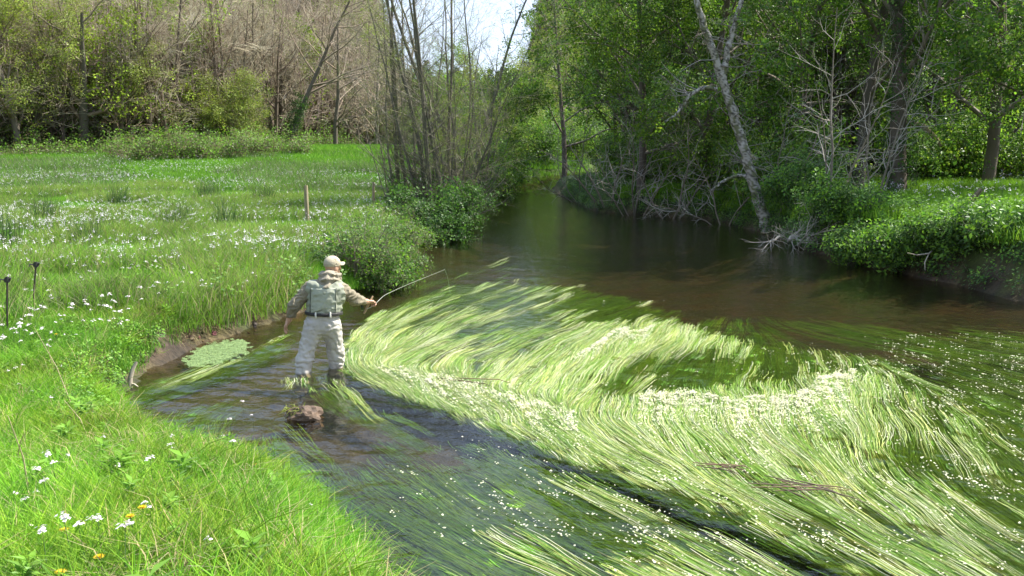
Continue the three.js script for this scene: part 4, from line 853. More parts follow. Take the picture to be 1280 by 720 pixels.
{
  const base = V(-2.45, -.045, -11.1), bed = landHeight(-2.47, -11.1) + .045;
  const root = thing('person', 'angler in pale cap, grey green vest and pale waders standing in the shallow water', 'person', base);
  const J = { ankleL: [-.235, bed + .08, .20], ankleR: [.155, bed + .08, -.16], toeL: [-.26, bed + .03, .03], toeR: [.20, bed + .03, -.34], kneeL: [-.185, .20, .10], kneeR: [.165, .22, -.14], hipL: [-.065, .62, .03], hipR: [.125, .62, -.02],
    pelvis: [.03, .69, 0], waist: [.045, .82, -.02], chest: [.075, 1.02, -.06], neck: [.12, 1.17, -.11], head: [.155, 1.355, -.15], shL: [-.125, 1.10, -.05], shR: [.285, 1.07, -.09], elL: [-.305, .895, .03], elR: [.425, .925, -.20], wrL: [-.395, .70, -.01], wrR: [.535, .875, -.37] };
  const SKIN = [.46, .27, .18];
  const handL = { c: [-.425, .645, -.015], d: V(-.42, -.9, -.05).normalize(), n: V(.85, -.42, .2).normalize() }, handR = { c: [.575, .862, -.43], d: V(.55, -.15, -.8).normalize(), n: V(.25, -.9, .3).normalize() };
  const bodyField = join(.05, capsule(J.pelvis, J.chest, .12, .13, .75), capsule(J.shL, J.shR, .055, .055), capsule(J.shL, J.elL, .045, .036), capsule(J.elL, J.wrL, .036, .026), capsule(J.shR, J.elR, .045, .036), capsule(J.elR, J.wrR, .036, .026), capsule(J.wrL, handL.c, .026, .026), capsule(J.wrR, handR.c, .026, .026),
    capsule(J.hipL, J.kneeL, .075, .05), capsule(J.kneeL, J.ankleL, .05, .034), capsule(J.hipR, J.kneeR, .075, .05), capsule(J.kneeR, J.ankleR, .05, .034), capsule(J.ankleL, J.toeL, .034, .03), capsule(J.ankleR, J.toeR, .034, .03), capsule(J.chest, J.neck, .07, .055), capsule(J.neck, J.head, .055, .06));
  // head: skull, jaw, nose, brow, ears, turned towards the right
  const turn = -.75, ct = Math.cos(turn), st = Math.sin(turn), H = J.head;
  const faceOut = (f) => (x, y, z) => { const px = x - H[0], pz = z - H[2]; return f(px * ct + pz * -st, y - H[1], px * st + pz * ct); };  // the face looks along -z
  const headField = join(.018, faceOut(ball([0, .02, .01], .098, [.80, 1.08, 1])), faceOut(capsule([0, -.03, -.02], [0, -.085, -.06], .062, .034)), faceOut(capsule([0, .012, -.088], [0, -.022, -.112], .011, .016)), faceOut(ball([0, -.052, -.088], .02, [1.3, .6, .6])), faceOut(ball([-.034, .022, -.082], .018)), faceOut(ball([.034, .022, -.082], .018)), faceOut(ball([-.082, -.005, .01], .03, [.35, 1.1, .75])), faceOut(ball([.082, -.005, .01], .03, [.35, 1.1, .75])), capsule(J.neck, [H[0], H[1] - .06, H[2] + .02], .055, .056));
  const headShape = net(headField, [H[0] - .15, H[1] - .2, H[2] - .15], [H[0] + .15, H[1] + .16, H[2] + .15], .005, (x, y, z) => { const px = x - H[0], pz = z - H[2], fx = px * ct - pz * st, fz = px * st + pz * ct, fy = y - H[1]; if (fz < -.07 && Math.abs(fy - .012) < .006 && Math.abs(Math.abs(fx) - .033) < .012) return [.06, .04, .03]; if (fz < -.08 && Math.abs(fy + .054) < .006 && Math.abs(fx) < .024) return [.36, .15, .12]; return SKIN; });
  // hands: palm, four fingers of three bones, thumb from the side of the palm
  function handShape(h, curl, mirror) {
    const s = V().crossVectors(h.d, h.n).normalize().multiplyScalar(mirror), P = (a, b, c) => [h.c[0] + s.x * a + h.d.x * b + h.n.x * c, h.c[1] + s.y * a + h.d.y * b + h.n.y * c, h.c[2] + s.z * a + h.d.z * b + h.n.z * c];
    const fs = [capsule(P(-.024, -.04, 0), P(-.026, .032, 0), .016, .014), capsule(P(-.004, -.045, 0), P(-.006, .036, 0), .017, .014), capsule(P(.018, -.04, 0), P(.022, .030, 0), .016, .013)], palm = join(.02, ...fs), fingers = [];
    [[-.030, .034, .038, .9], [-.010, .039, .042, 1], [.010, .037, .040, 1], [.029, .031, .032, .92]].forEach(([a, b, l, k]) => {
      let p = [a, b, 0], ang = curl * .6; const bones = [];
      for (const m of [1, .68, .52]) { const q = [p[0] * 1.02, p[1] + Math.cos(ang) * l * m, p[2] + Math.sin(ang) * l * m]; bones.push(capsule(P(...p), P(...q), .0092 * k, .0082 * k)); p = q; ang += curl; }
      fingers.push(join(.004, ...bones));
    });
    const thumb = join(.005, capsule(P(-.026, -.03, .004), P(-.052, .002, .016), .013, .0105), capsule(P(-.052, .002, .016), P(-.048, .030, .030), .0105, .009));
    const f = (x, y, z) => { let d = palm(x, y, z); for (const q of fingers) d = Math.min(d, smin(d, q(x, y, z), .006)); return smin(d, thumb(x, y, z), .012); }, e = .135;
    return net(f, h.c.map((v) => v - e), h.c.map((v) => v + e), .0045, () => SKIN);
  }
  const bodyShape = joinGeometries([net(bodyField, [-.55, bed - .03, -.52], [.7, 1.36, .35], .016, () => SKIN), headShape, handShape(handL, .38, -1), handShape(handR, .95, 1)]);
  part('body', bodyShape, M.skin, root);

  const fold = (x, y, z, f, a) => a * (n3(x * f, y * f * 1.7, z * f) + .5 * n3(x * f * 2.3, y * f * 2.6, z * f * 2.3 + 4));
  // waders: baggy, creased at knee and ankle, cut at the belt
  const wadersCore = join(.06, capsule([.03, .66, 0], [.045, .83, -.02], .194, .203, .74), capsule([-.085, .62, .02], [J.kneeL[0] - .005, .2, J.kneeL[2]], .125, .098), capsule([J.kneeL[0], .2, J.kneeL[2]], [J.ankleL[0], J.ankleL[1], J.ankleL[2]], .098, .082), capsule([.14, .62, -.02], J.kneeR, .125, .098), capsule(J.kneeR, J.ankleR, .098, .082));
  const crease = (x, y, z) => { const k = ramp(.5, .1, y) * .6 + .4; return k * .016 * Math.sin(y * 46 + x * 30 + 5 * n3(x * 5, y * 5, z * 5)) * (.5 + .5 * n3(x * 4 + 9, y * 3, z * 4)) + fold(x, y, z, 9, .007); };
  const wadersField = (x, y, z) => Math.max(wadersCore(x, y, z) + crease(x, y, z), y - .785 - .012 * Math.sin(x * 5));
  part('waders', net(wadersField, [-.5, bed - .02, -.42], [.45, .86, .4], .0105, (x, y, z) => { const k = 1 + .12 * n3(x * 6, y * 6, z * 6) - (y < .06 ? .18 : 0); return [.43 * k, .40 * k, .36 * k]; }), M.cloth, root);
  const bootField = join(.03, capsule([J.ankleL[0], bed + .09, J.ankleL[2]], J.ankleL, .088, .075), capsule(J.ankleL, J.toeL, .07, .05), capsule([J.ankleR[0], bed + .09, J.ankleR[2]], J.ankleR, .088, .075), capsule(J.ankleR, J.toeR, .07, .05));
  for (const lo of [-.45, -.01]) part('boot', net((x, y, z) => Math.max(bootField(x, y, z), bed - .01 - y, lo < -.1 ? x + .02 : -x - .02), [lo, bed - .03, -.46], [lo + .44, bed + .2, .34], .015, () => [.10, .085, .06]), M.cloth, root);
  // jacket: torso and sleeves, wrinkled round the elbows
  const sleeves = join(.04, capsule(J.shL, J.elL, .089, .074), capsule(J.elL, [-.38, .725, -.005], .074, .056), capsule(J.shR, J.elR, .091, .074), capsule(J.elR, [.515, .885, -.345], .071, .054));
  const torso = join(.07, capsule([.04, .74, -.01], [.075, 1.02, -.06], .186, .214, .74), capsule([-.09, 1.09, -.055], [.25, 1.06, -.085], .09, .09), capsule(J.chest, [.11, 1.16, -.1], .13, .085));
  const ringsL = (x, y, z) => .008 * Math.sin((y * 1.3 - x) * 60 + 6 * n3(x * 6, y * 6, z * 6)) + fold(x, y, z, 12, .006), jacketCore = join(.05, torso, sleeves);
  const cutL = (x, y) => (.72 - y) * .9 - (x + .38) * .42, cutR = (x, y, z) => (x - .51) * .6 - (z + .34) * .8;
  const KHAKI = [.215, .185, .125];
  part('jacket', net((x, y, z) => { let d = jacketCore(x, y, z) + (x < -.2 || x > .33 ? ringsL(x, y, z) : .3 * ringsL(x, y, z)); if (x < -.3) d = Math.max(d, cutL(x, y)); if (x > .45) d = Math.max(d, cutR(x, y, z)); return Math.max(d, .735 - y); }, [-.55, .6, -.5], [.68, 1.3, .22], .0105, (x, y, z) => { const k = 1 + .18 * n3(x * 8, y * 8, z * 8) + (n3(x * 30, y * 30, z * 30) > .35 ? -.16 : 0); return KHAKI.map((c) => c * k); }), M.cloth, root);
  // vest: back and chest, open at the arms
  const armGap = join(.02, capsule(J.shL, J.elL, .09, .085), capsule(J.shR, J.elR, .092, .085));
  part('vest', net((x, y, z) => { const d = torso(x, y, z) - .022 + fold(x, y, z, 6, .010) + .006 * Math.sin(y * 34 + 4 * n3(x * 4, y * 4, z)) * ramp(.98, .8, y); return Math.max(d, .788 + .01 * Math.sin(x * 9) - y, -armGap(x + (x < .08 ? .045 : -.045), y, z), y - 1.155 - .05 * ramp(.03, .16, Math.abs(x - .1))); }, [-.35, .7, -.42], [.48, 1.3, .25], .0095, (x, y, z) => { const k = 1 + .1 * n3(x * 7, y * 7, z * 7); return [.265 * k, .28 * k, .21 * k]; }), M.cloth, root);
  part('back_pocket', net((x, y, z) => { const d = torso(x, y, z) - .034 + fold(x, y, z, 7, .008); return Math.max(d, .835 + .03 * Math.sin(x * 12) - y, y - 1.12, -x - .085, x - .235, -z - .02) ; }, [-.15, .78, -.1], [.3, 1.2, .3], .009, (x, y, z) => { const k = 1 + .1 * n3(x * 9, y * 9, z * 9); return [.325 * k, .34 * k, .262 * k]; }), M.cloth, root);
  // hood lying on the neck, cap with a peak
  const hood = join(.05, ball([.125, 1.215, -.03], .1, [1.1, .85, .8]), capsule([.05, 1.245, -.07], [.225, 1.235, -.09], .058, .055), capsule([.13, 1.27, -.05], [.12, 1.12, .06], .062, .045));
  part('hood', net((x, y, z) => hood(x, y, z) + fold(x, y, z, 10, .012) + .008 * Math.sin(y * 70 + 18 * Math.abs(x - .115)), [-.08, 1.0, -.22], [.32, 1.36, .16], .008, (x, y, z) => { const k = 1 + .15 * n3(x * 9, y * 9, z * 9); return [.27 * k, .235 * k, .17 * k]; }), M.cloth, root);
  const dome = faceOut(ball([0, .048, .008], .114, [.86, .92, 1])), inner = faceOut(ball([0, .045, .008], .106, [.86, .92, 1])), peak = faceOut((x, y, z) => Math.max(Math.hypot(x * .95, (z + .085) * 1.0) - .088, Math.abs(y - .045 + (z + .08) * .12 + x * x * 2.2) - .005, z + .07));
  const capField = (x, y, z) => Math.min(Math.max(dome(x, y, z), -inner(x, y, z), H[1] + .018 - y), peak(x, y, z));
  part('cap', net(capField, [H[0] - .26, H[1] - .05, H[2] - .26], [H[0] + .26, H[1] + .19, H[2] + .2], .006, (x, y, z) => { const k = 1 + .1 * n3(x * 20, y * 20, z * 20), seam = Math.abs(y - H[1] - .045) < .006 ? .8 : 1; return [.40 * k * seam, .35 * k * seam, .25 * k * seam]; }), M.cloth, root);
  // straps of the vest, lying on the cloth
  for (const [x0, x1, y1, side] of [[-.10, -.085, 1.13, 1], [.225, .235, 1.12, 1]]) {
    const pts = []; for (let k = 0; k <= 12; k++) { const y = lerp(.80, y1, k / 12), x = lerp(x0, x1, k / 12); let z = .3; while (z > -.3 && torso(x, y, z) > .034) z -= .003; pts.push(V(x, y, z)); }
    const S = new Shape(); S.tube(pts, pts.map(() => .006), 6, [.10, .11, .085], true); part('strap', S.build(), M.black, root);
  }
  // belt and its two loops
  const ring = (off) => (x, y, z) => torso(x, .79, z) - off;
  const belt = part('belt', net((x, y, z) => Math.max(ring(.042)(x, y, z), -ring(.01)(x, y, z), Math.abs(y - .79 + .03 * (x - .04)) - .021), [-.3, .7, -.3], [.4, .87, .3], .0085, () => [.028, .026, .026]), M.black, root);
  for (const x of [-.015, .165]) { let z = .3; while (torso(x, .79, z) > .052) z -= .004; const S = new Shape(); S.tube([V(x, .755, z - .006), V(x, .77, z + .004), V(x, .81, z + .004), V(x, .826, z - .006)], [.009, .011, .011, .009], 6, [.66, .64, .58], true); part('belt_loop', S.build(), M.cloth, belt); }

  // ---- fly rod in the right hand: grip, reel, bowed pale rod and hanging line
  const hand = V(...handR.c).add(base), rod = thing('fishing_rod', 'pale bowed fly rod with a small reel in the right hand of the angler', 'fishing rod', hand);
  const w = (u, v, d) => atDistance(u, v, d).sub(hand);
  let S = new Shape(); const g0 = w(455, 392, 11.50), g1 = w(466, 370, 11.62);
  S.tube([g0, g0.clone().lerp(g1, .15), g0.clone().lerp(g1, .6), g1], [.012, .016, .015, .011], 10, [.34, .24, .13], true); part('grip', S.build(), M.wood, rod);
  S = new Shape(); const rc = w(452.5, 384, 11.47); S.tube([rc.clone().add(V(-.017, 0, .004)), rc.clone().add(V(-.016, 0, .004)), rc.clone().add(V(.016, 0, -.004)), rc.clone().add(V(.017, 0, -.004))], [.006, .046, .046, .006], 18, [.05, .07, .045], true); part('reel', S.build(), M.metal, rod);
  const blank = new THREE.CatmullRomCurve3([w(458, 386.5, 11.5), w(467, 382, 11.6), w(474, 375, 11.7), w(481, 369, 11.85), w(490, 364.5, 12), w(502, 359, 12.3), w(516, 353, 12.6), w(535, 345.5, 13), w(556, 337, 13.4)]).getPoints(40);
  S = new Shape(); S.tube(blank, blank.map((_, k) => lerp(.0045, .0018, k / 40)), 6, [.30, .31, .24]); part('rod_blank', S.build(), M.rod, rod);
  S = new Shape(); const line = new THREE.CatmullRomCurve3([w(556, 337, 13.4), w(559, 345, 13.4), w(561, 356, 13.4), w(563, 368, 13.3)]).getPoints(16); S.tube(line, line.map(() => .0016), 4, [.22, .34, .16]); part('line', S.build(), M.rod, rod);
}

// ---------------------------------------------------------------- small things along the water
{ // stone with a tuft of weed
  const p = onLevel(381, 521), root = thing('rock', 'brown stone breaking the surface downstream of the angler', 'rock', V(p.x, -.02, p.z)), g = new THREE.IcosahedronGeometry(.175, 5), a = g.attributes.position, col = [], r = rng(200);
  for (let k = 0; k < a.count; k++) { const v = V().fromBufferAttribute(a, k), s = 1 + .22 * n3(v.x * 7, v.y * 7, v.z * 7) + .1 * n3(v.x * 18, v.y * 18, v.z * 18 + 3); a.setXYZ(k, v.x * s * 1.18, v.y * s * .8, v.z * s * .8); const m = .5 + .5 * n3(v.x * 12, v.y * 12, v.z * 12); col.push(lerp(.04, .15, m), lerp(.026, .095, m), lerp(.016, .058, m)); }
  g.setAttribute('color', new THREE.Float32BufferAttribute(col, 3)); g.computeVertexNormals(); part('stone', g, M.stone, root);
  const S = new Shape(); for (let k = 0; k < 60; k++) { const q = V(between(r, -.2, .0), between(r, .06, .11), between(r, -.1, .05)), d = V(between(r, -.6, 1), between(r, -.1, .5), between(r, -.2, .8)).normalize(), l = between(r, .06, .16); S.blade([q, q.clone().addScaledVector(d, l * .5), q.clone().addScaledVector(d, l).add(V(0, -.04, 0))], .012, UP, [.22, .26, .05], [.34, .36, .1], .8); }
  part('weed_tuft', S.build(), M.weedThin, root, 'stuff');
}
function woodPost(label, u, v, dist, h, rad, lean = 0) {
  const p = atDistance(u, v, dist); p.y = landHeight(p.x, p.z);
  const root = thing('fence_post', label, 'post', p, 'wooden posts of the meadow fence'), S = new Shape();
  S.tube([V(0, -.3, 0), V(lean * .3, h * .3, 0), V(lean * .7, h * .7, 0), V(lean, h, 0)], [rad * 1.05, rad, rad * .97, rad * .9], 9, (t, q) => { const k = .8 + .4 * n3(q.x * 20, q.y * 3, q.z * 20); return [.40 * k, .33 * k, .20 * k]; }, true);
  part('post', S.build(), M.wood, root);
  const W = new Shape(); W.tube([V(-.01, h * .8, rad + .004), V(.02, h * .8, rad + .02), V(.04, h * .79, rad + .006)], [.006, .006, .006], 5, [.2, .2, .2]); part('staple', W.build(), M.metal, root);
}
woodPost('sunlit wooden fence post standing above the bush behind the angler', 384, 270, 26, 1.22, .065, -.01);
woodPost('thin grey fence post standing left of the alder clump', 467, 262, 31, 1.15, .05, .02);
function stake(label, u, v0, v1, dist, lean) {
  const p = atDistance(u, v0, dist), top = atDistance(u + lean, v1, dist), foot = V(p.x, landHeight(p.x, p.z), p.z), root = thing('fence_stake', label, 'stake', foot, 'thin black electric fence stakes'), S = new Shape(), t = top.sub(foot);
  S.tube([V(-t.x * .05, -.1, 0), V(t.x * .5, t.y * .5, t.z * .5), t.clone()], [.012, .011, .011], 7, [.035, .028, .024], true); part('rod', S.build(), M.black, root);
  const K = new Shape(); K.tube([t.clone().add(V(0, -.035, 0)), t.clone().add(V(0, -.02, 0)), t.clone().add(V(0, .02, 0)), t.clone().add(V(0, .04, 0))], [.014, .034, .034, .016], 8, [.03, .028, .03], true); K.tube([t.clone().add(V(-.03, 0, 0)), t.clone().add(V(-.07, .012, .02)), t.clone().add(V(-.075, -.02, .03))], [.011, .010, .008], 6, [.03, .028, .03], true); K.tube([t.clone().add(V(.03, .0, 0)), t.clone().add(V(.05, .018, .02)), t.clone().add(V(.045, .03, 0))], [.011, .010, .008], 6, [.03, .028, .03], true); part('insulator', K.build(), M.black, root);
}
stake('upright black fence stake at the left edge of the frame', 8, 418, 350, 10.6, 1);
stake('leaning black fence stake, the taller second one from the left edge', 38, 395, 331, 11.6, 7);

{ // pale broken stick in the bank, floating mat, dead branch, leaning stump
  let S = new Shape(); const p = onLevel(163, 478, .05); const root = thing('driftwood', 'pale broken stick leaning out of the muddy bank into the water', 'stick', p);
  const bone = (t, q) => { const k = .8 + .4 * n3(q.x * 30, q.y * 30, q.z * 30); return [.40 * k, .35 * k, .27 * k]; };
  S.tube([V(-.01, -.12, .02), V(0, .05, 0), V(.03, .16, -.02), V(.07, .24, -.05)], [.032, .03, .026, .018], 8, bone, true); part('stick', S.build(), M.wood, root);
  S = new Shape(); S.tube([V(.0, -.02, 0), V(.06, -.02, .03), V(.12, -.03, .08)], [.016, .014, .008], 6, bone, true); part('twig', S.build(), M.wood, root);
  const b = thing('dead_branch', 'forked bleached branch sticking out of the right bank foliage', 'branch', atDistance(1158, 320, 18.6));
  S = new Shape(); S.tube([V(.3, .06, -.4), V(.05, .05, 0), V(-.25, .03, .1), V(-.5, .09, .2)], [.020, .018, .014, .007], 6, bone, true); part('stem', S.build(), M.wood, b);
  S = new Shape(); S.tube([V(.05, .05, 0), V(-.08, -.12, .12), V(-.1, -.28, .2)], [.014, .012, .006], 6, bone, true); part('fork', S.build(), M.wood, b);
  const foot = atDistance(1206, 264, 20); const st = thing('leaning_post', 'short dark stump leaning to the right in the right bank grass', 'post', foot);
  S = new Shape(); S.tube([V(-.1, -.1, 0), V(.1, .2, 0), V(.32, .5, .02)], [.07, .065, .055], 8, (t, q) => { const k = .7 + .5 * n3(q.x * 20, q.y * 8, q.z * 20); return [.22 * k, .18 * k, .11 * k]; }, true); part('stump', S.build(), M.bark, st);
  S = new Shape(); S.tube([V(.14, .26, .03), V(.19, .36, .09), V(.17, .42, .11)], [.018, .015, .008], 6, [.2, .17, .11], true); part('snag', S.build(), M.bark, st);
}
{ // brown twigs caught on the weed
  const r = rng(205);
  [[1000, 612, 'brown tangle of dead twigs caught on the weed at the lower right', 9, .34], [905, 585, 'small brown tangle of dead twigs lying on the weed left of the larger one', 6, .22], [590, 478, 'dark stick lying across the pale weed near the angler', 3, .34]].forEach(([u, v, w, n, L]) => {
    const o = thing('dead_twigs', w, 'twigs', onLevel(u, v, .035));
    for (let k = 0; k < n; k++) { const S = new Shape(), a = .45 + (r() - .5) * (n < 5 ? .3 : 1.6), l = L * between(r, .6, 1.2), q = V((r() - .5) * L, r() * .02, (r() - .5) * L * .6), d = V(Math.cos(a), .03, Math.sin(a)); S.tube([q.clone().addScaledVector(d, -l), q.clone().add(V(0, .012, .01)), q.clone().addScaledVector(d, l * .6).add(V(0, .02 * r(), .02)), q.clone().addScaledVector(d, l).add(V(0, -.015, .03))], [.004, .006, .005, .002], 4, vary(r, [.16, .11, .07], .3)); part('twig', S.build(), M.twig, o); }
  });
}
{ // floating mat of tiny leaves
  const poly = outline([[231, 450], [246, 438], [270, 430], [300, 424], [312, 430], [308, 440], [290, 450], [262, 457], [236, 460]]), r = rng(210), S = new Shape();
  for (let k = 0; k < 26000;) { const x = between(r, -4.6, -3.0), z = between(r, -13.4, -11); const e = n2(x * 5, z * 5) * .10 + n2(x * 14, z * 14) * .05; if (!inside(poly, x + e, z + e)) { k += .05; continue; } k++; S.leaf(V(x, .004 + r() * .010 + .005 * n2(x * 6, z * 6), z), V(r() - .5, .15 * r(), r() - .5).normalize(), V((r() - .5) * .4, 1, (r() - .5) * .4).normalize(), between(r, .009, .018), .012, vary(r, [.30, .42, .17], .25), .2); }
  single('floating_mat', S.build(), M.grass, 'pale green mat of tiny floating leaves beside the muddy left bank', 'floating plants', null, 'stuff');
}

// ---------------------------------------------------------------- flowers of the meadow
{
  const WHITE = [.80, .74, .80], STEM = [.10, .18, .05];
  const head = (seed, n, spread) => { const r = rng(seed), S = new Shape(); for (let k = 0; k < n; k++) { const a = r() * 6.283, q = Math.sqrt(r()) * spread, c = V(Math.cos(a) * q, between(r, -.012, .012) - q * .3, Math.sin(a) * q), up = V(Math.cos(a) * .5, 1, Math.sin(a) * .5).normalize(); S.fan(c, up, .0125, 8, vary(r, WHITE, .06), vary(r, WHITE, .08), .25, 1); S.fan(c.clone().addScaledVector(up, .004), up, .0028, 5, [.6, .55, .12], [.6, .55, .12], .1); } return S.build(); };
  const stem = (seed, h) => { const r = rng(seed), S = new Shape(), b = V((r() - .5) * .06, h * .5, (r() - .5) * .06); S.tube([V(0, -.03, 0), b, V(0, h, 0)], [.0028, .0024, .0018], 4, STEM); for (let k = 0; k < 3; k++) { const a = r() * 6.3; S.leaf(V(b.x, h * (.3 + k * .18), b.z), V(Math.cos(a), .9, Math.sin(a)).normalize(), UP, .03, .006, STEM, .1); } return S.build(); };
  const HEADS = [head(221, 9, .030), head(222, 14, .040), head(223, 6, .024)], STEMS = [stem(225, .36), stem(226, .42), stem(227, .31)], HS = [.36, .42, .31];
  const r = rng(230);
  // surveyed near flowers: u, v of the head, size
  const SPOTS = [[116, 686, 1.5], [52, 655, 1], [44, 648, .8], [84, 637, 1], [108, 633, 1], [120, 641, .9], [152, 636, 1.2], [30, 608, .8], [28, 624, .7], [42, 605, .8], [80, 560, 1.1], [70, 562, 1], [183, 564, 1.1], [192, 561, 1], [216, 545, 1], [212, 556, .8], [130, 541, .9], [166, 550, .8], [187, 623, 1.1], [180, 624, .9], [160, 637, .8], [256, 662, .8], [382, 622, 1.1], [304, 493, 1], [290, 519, .9], [316, 516, .8], [276, 538, .9], [294, 552, .9], [70, 560, 1], [56, 584, .9], [48, 580, .8], [20, 607, .8], [36, 400, 1.1], [44, 402, 1], [82, 412, .9], [70, 413, .9], [98, 415, .9], [60, 430, .9], [58, 425, .9], [20, 452, 1], [27, 450, 1], [12, 455, 1], [22, 475, 1.1], [62, 492, 1], [38, 486, .8], [75, 452, .8], [140, 397, 1], [110, 385, .9], [215, 540, .9], [150, 575, .8], [108, 640, 1], [14, 718, 1.1]];
  let made = null, n = 0;
  const G = 'white cuckooflowers in the near grass', L = 'small white cuckooflower on a thin stem in the near bank grass';
  const protos = HEADS.map((h, k) => { const g = new THREE.Group(); const s = part('stem', STEMS[k], M.grass, g), f = part('flower_head', h, M.petal, g); f.position.y = HS[k]; return g; });
  const plant = (p, k, s) => { const o = protos[k].clone(); o.name = numbered('cuckooflower'); o.position.copy(p); o.rotation.set((r() - .5) * .3, r() * 6.3, (r() - .5) * .3); o.scale.setScalar(s); tag(o, L, 'flower', G); scene.add(o); };
  for (const [u, v, s] of SPOTS) {
    const k = Math.floor(r() * 3), d = sight(u, v); let t = 1.5;
    for (; t < 40; t += .03) if (EYE.y + d.y * t - HS[k] * s * .8 < landHeight(d.x * t, d.z * t)) break;
    plant(onLand(d.x * t, d.z * t), k, s * between(r, .6, .8));
  }
  for (let k = 0; k < 170;) { const u = between(r, -10, 330), v = between(r, 335, 470), p = onGround(u, v); shoreDistance(p.x, p.z); if (near.d < .25 || near.side || n2(p.x * .8, p.z * .8) < -.1 && r() < .8) { k += .02; continue; } plant(p, Math.floor(r() * 3), between(r, .75, 1.05)); k++; }
  // the meadow beyond, white with them
  const far = new Shape(); for (let k = 0; k < 7; k++) { const a = r() * 6.283, q = r() * .05; far.fan(V(Math.cos(a) * q, .50 + (r() - .5) * .06, Math.sin(a) * q), V(Math.cos(a) * .4, 1, Math.sin(a) * .4).normalize(), .0088, 6, WHITE, WHITE, .2); }
  far.tube([V(0, 0, 0), V(.01, .25, 0), V(0, .50, 0)], [.003, .003, .002], 3, STEM);
  const list = [];
  for (let k = 0; k < 90000 && list.length < 7500; k++) {
    const z = -lerp(13, 70, Math.pow(r(), 1.1)), x = between(r, z * .66 - 1, -1);
    const q = n2(x * .11 + 3, z * .09) + .6 * n2(x * .5, z * .5), band = ramp(13, 18, -z) * ramp(66, 48, -z);
    if (r() > .12 + .8 * smooth(q + .3) || r() > band) continue;
    const p = onLand(x, z); if (near.side || near.d < .6) continue;
    list.push([p, V((r() - .5) * .3, 1, (r() - .5) * .3).normalize(), r() * 6.3, between(r, .75, 1.25), [1, 1, 1]]);
  }
  tag(scatter('meadow_flowers', far.build(), M.petal, list, scene), 'white flowers sprinkled over the middle of the meadow', 'flowers');
  const list2 = [];
  for (let k = 0; k < 900; k++) { const u = between(r, 1090, 1290), dist = between(r, 19, 30), p = standing(u, dist); shoreDistance(p.x, p.z); if (near.d < .8 || !near.side || r() < .8) continue; list2.push([p, UP, r() * 6.3, between(r, .8, 1.5), [1, 1, 1]]); }
  tag(scatter('meadow_flowers', far.build(), M.petal, list2, scene), 'white flowers in the grass on top of the right bank', 'flowers');
  // yellow flowers
  const S = new Shape(), T = new Shape(); for (let ring = 0; ring < 3; ring++) for (let k = 0; k < 14; k++) { const a = k / 14 * 6.283 + ring * .3; S.leaf(V(0, 0, 0), V(Math.cos(a), .25 + ring * .4, Math.sin(a)).normalize(), UP, .02 - ring * .004, .006, [.72, .50, .02], .1); } T.tube([V(0, -.2, 0), V(.01, -.1, 0), V(0, 0, 0)], [.0035, .003, .003], 5, STEM);
  const dandelion = new THREE.Group(); part('stem', T.build(), M.grass, dandelion); part('flower_head', S.build(), M.petal, dandelion);
  for (const [u, v, w] of [[76, 716, 'at the bottom edge'], [124, 697, 'beside the largest white flower head'], [80, 663, 'left of the middle of the near bank'], [163, 646, 'beneath a group of white flowers'], [178, 635, 'just right of a white flower cluster'], [318, 581, 'near the tip of the near bank'], [70, 418, 'near the leaning black stake']]) {
    const d = sight(u, v); let t = 1.5; for (; t < 30; t += .03) if (EYE.y + d.y * t - .2 < landHeight(d.x * t, d.z * t)) break;
    const o = dandelion.clone(); o.name = numbered('dandelion'); o.position.set(d.x * t, EYE.y + d.y * t, d.z * t); o.scale.setScalar(1.2); tag(o, 'yellow dandelion in the grass ' + w, 'flower', 'yellow dandelions on the near bank'); scene.add(o);
  }
}
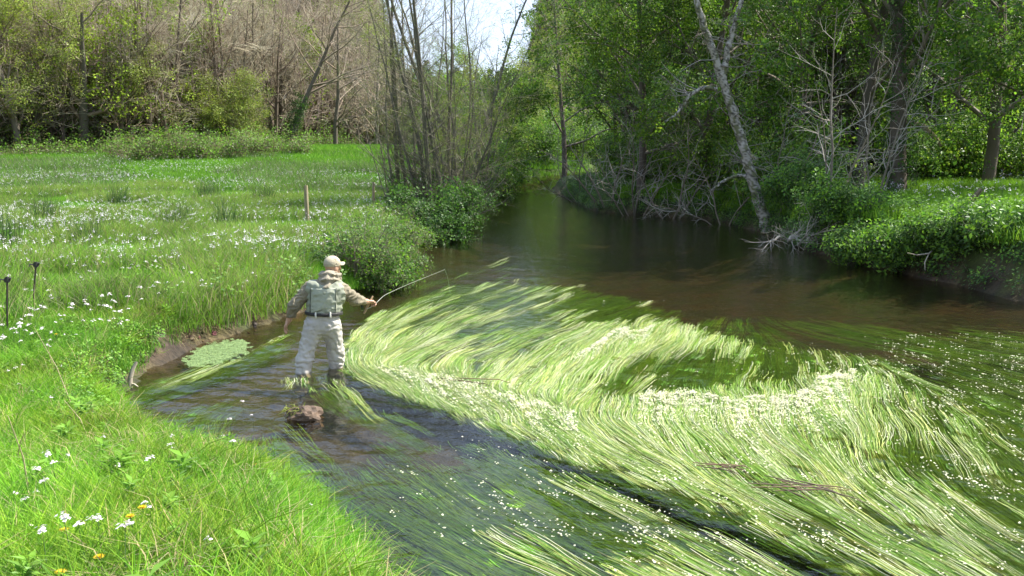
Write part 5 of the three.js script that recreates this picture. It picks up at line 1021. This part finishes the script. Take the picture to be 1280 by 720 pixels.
// rush tussocks in the meadow
{
  const tuft = bladeClump(240, 190, .3, .5, 1.0, .012, .28, [RUSH, RUSH, OLIVE, [.09, .15, .04]]), r = rng(241);
  [[285, 296, 'largest dark rush tussock in the middle meadow'], [232, 288, 'dark rush tussock left of the largest one'], [215, 300, 'low dark rush tussock left of the middle of the meadow'], [55, 290, 'dark rush tussock on the left of the meadow'], [110, 318, 'dark rush tussock behind the black stakes'], [330, 262, 'dark rush tussock near the sunlit fence post'], [150, 262, 'small dark rush tussock in the white flowered part of the meadow'], [6, 318, 'straw tinted rush tussock at the left edge'], [262, 258, 'far dark rush tussock in the middle of the meadow']].forEach(([u, v, w], k) => {
    const m = single('rush_tussock', tuft, M.grass, w, 'rushes', 'dark rush tussocks of the meadow'); m.position.copy(onGround(u, v)); m.rotation.y = r() * 6; m.scale.setScalar(between(r, .95, 1.35) * (k ? 1 : 1.15)); m.userData.kind = 'thing';
  });
}
// tall herbs and dead stalks on the near bank
{
  const r = rng(250), list = [];
  for (let k = 0; k < 420; k++) { const p = onGround(between(r, 60, 190), between(r, 420, 540)); shoreDistance(p.x, p.z); if (near.d > .9 || near.d < .03 || near.side || r() < .5) continue; list.push([p, slope(p.x, p.z).addScaledVector(unit(r), .4).addScaledVector(UP, .4).normalize(), r() * 6.3, between(r, .3, .6), [1.2, 1.25, 1]]); }
  tag(scatter('bank_plant', SPRAY.nettle, M.leaf, list, scene), 'leafy herbs on the edge of the near bank above the mud', 'bank plants');
  [[95, 520, 42, 408, 'long straw coloured dead stalk leaning left in the near grass'], [40, 640, 10, 520, 'pale dead stalk near the left edge of the near grass'], [115, 560, 80, 500, 'bent dead stalk in front of the leafy herbs']].forEach(([u0, v0, u1, v1, w]) => {
    const a = onGround(u0, v0), b = atDistance(u1, v1, -a.z - .15), S = new Shape(); S.tube([V(0, 0, 0), b.clone().sub(a).multiplyScalar(.5).add(V(.02, .04, 0)), b.clone().sub(a)], [.005, .004, .002], 5, [.50, .42, .24]);
    const o = thing('dead_stalk', w, 'stalk', a); part('stalk', S.build(), M.wood, o);
    const Q = new Shape(), e = b.clone().sub(a); Q.tube([e.clone().multiplyScalar(.6), e.clone().multiplyScalar(.75).add(V(.05, .01, .02)), e.clone().multiplyScalar(.85).add(V(.09, 0, .03))], [.003, .0025, .0015], 4, [.46, .38, .2]); part('side_stalk', Q.build(), M.wood, o);
  });
}

renderer.render(scene, camera);
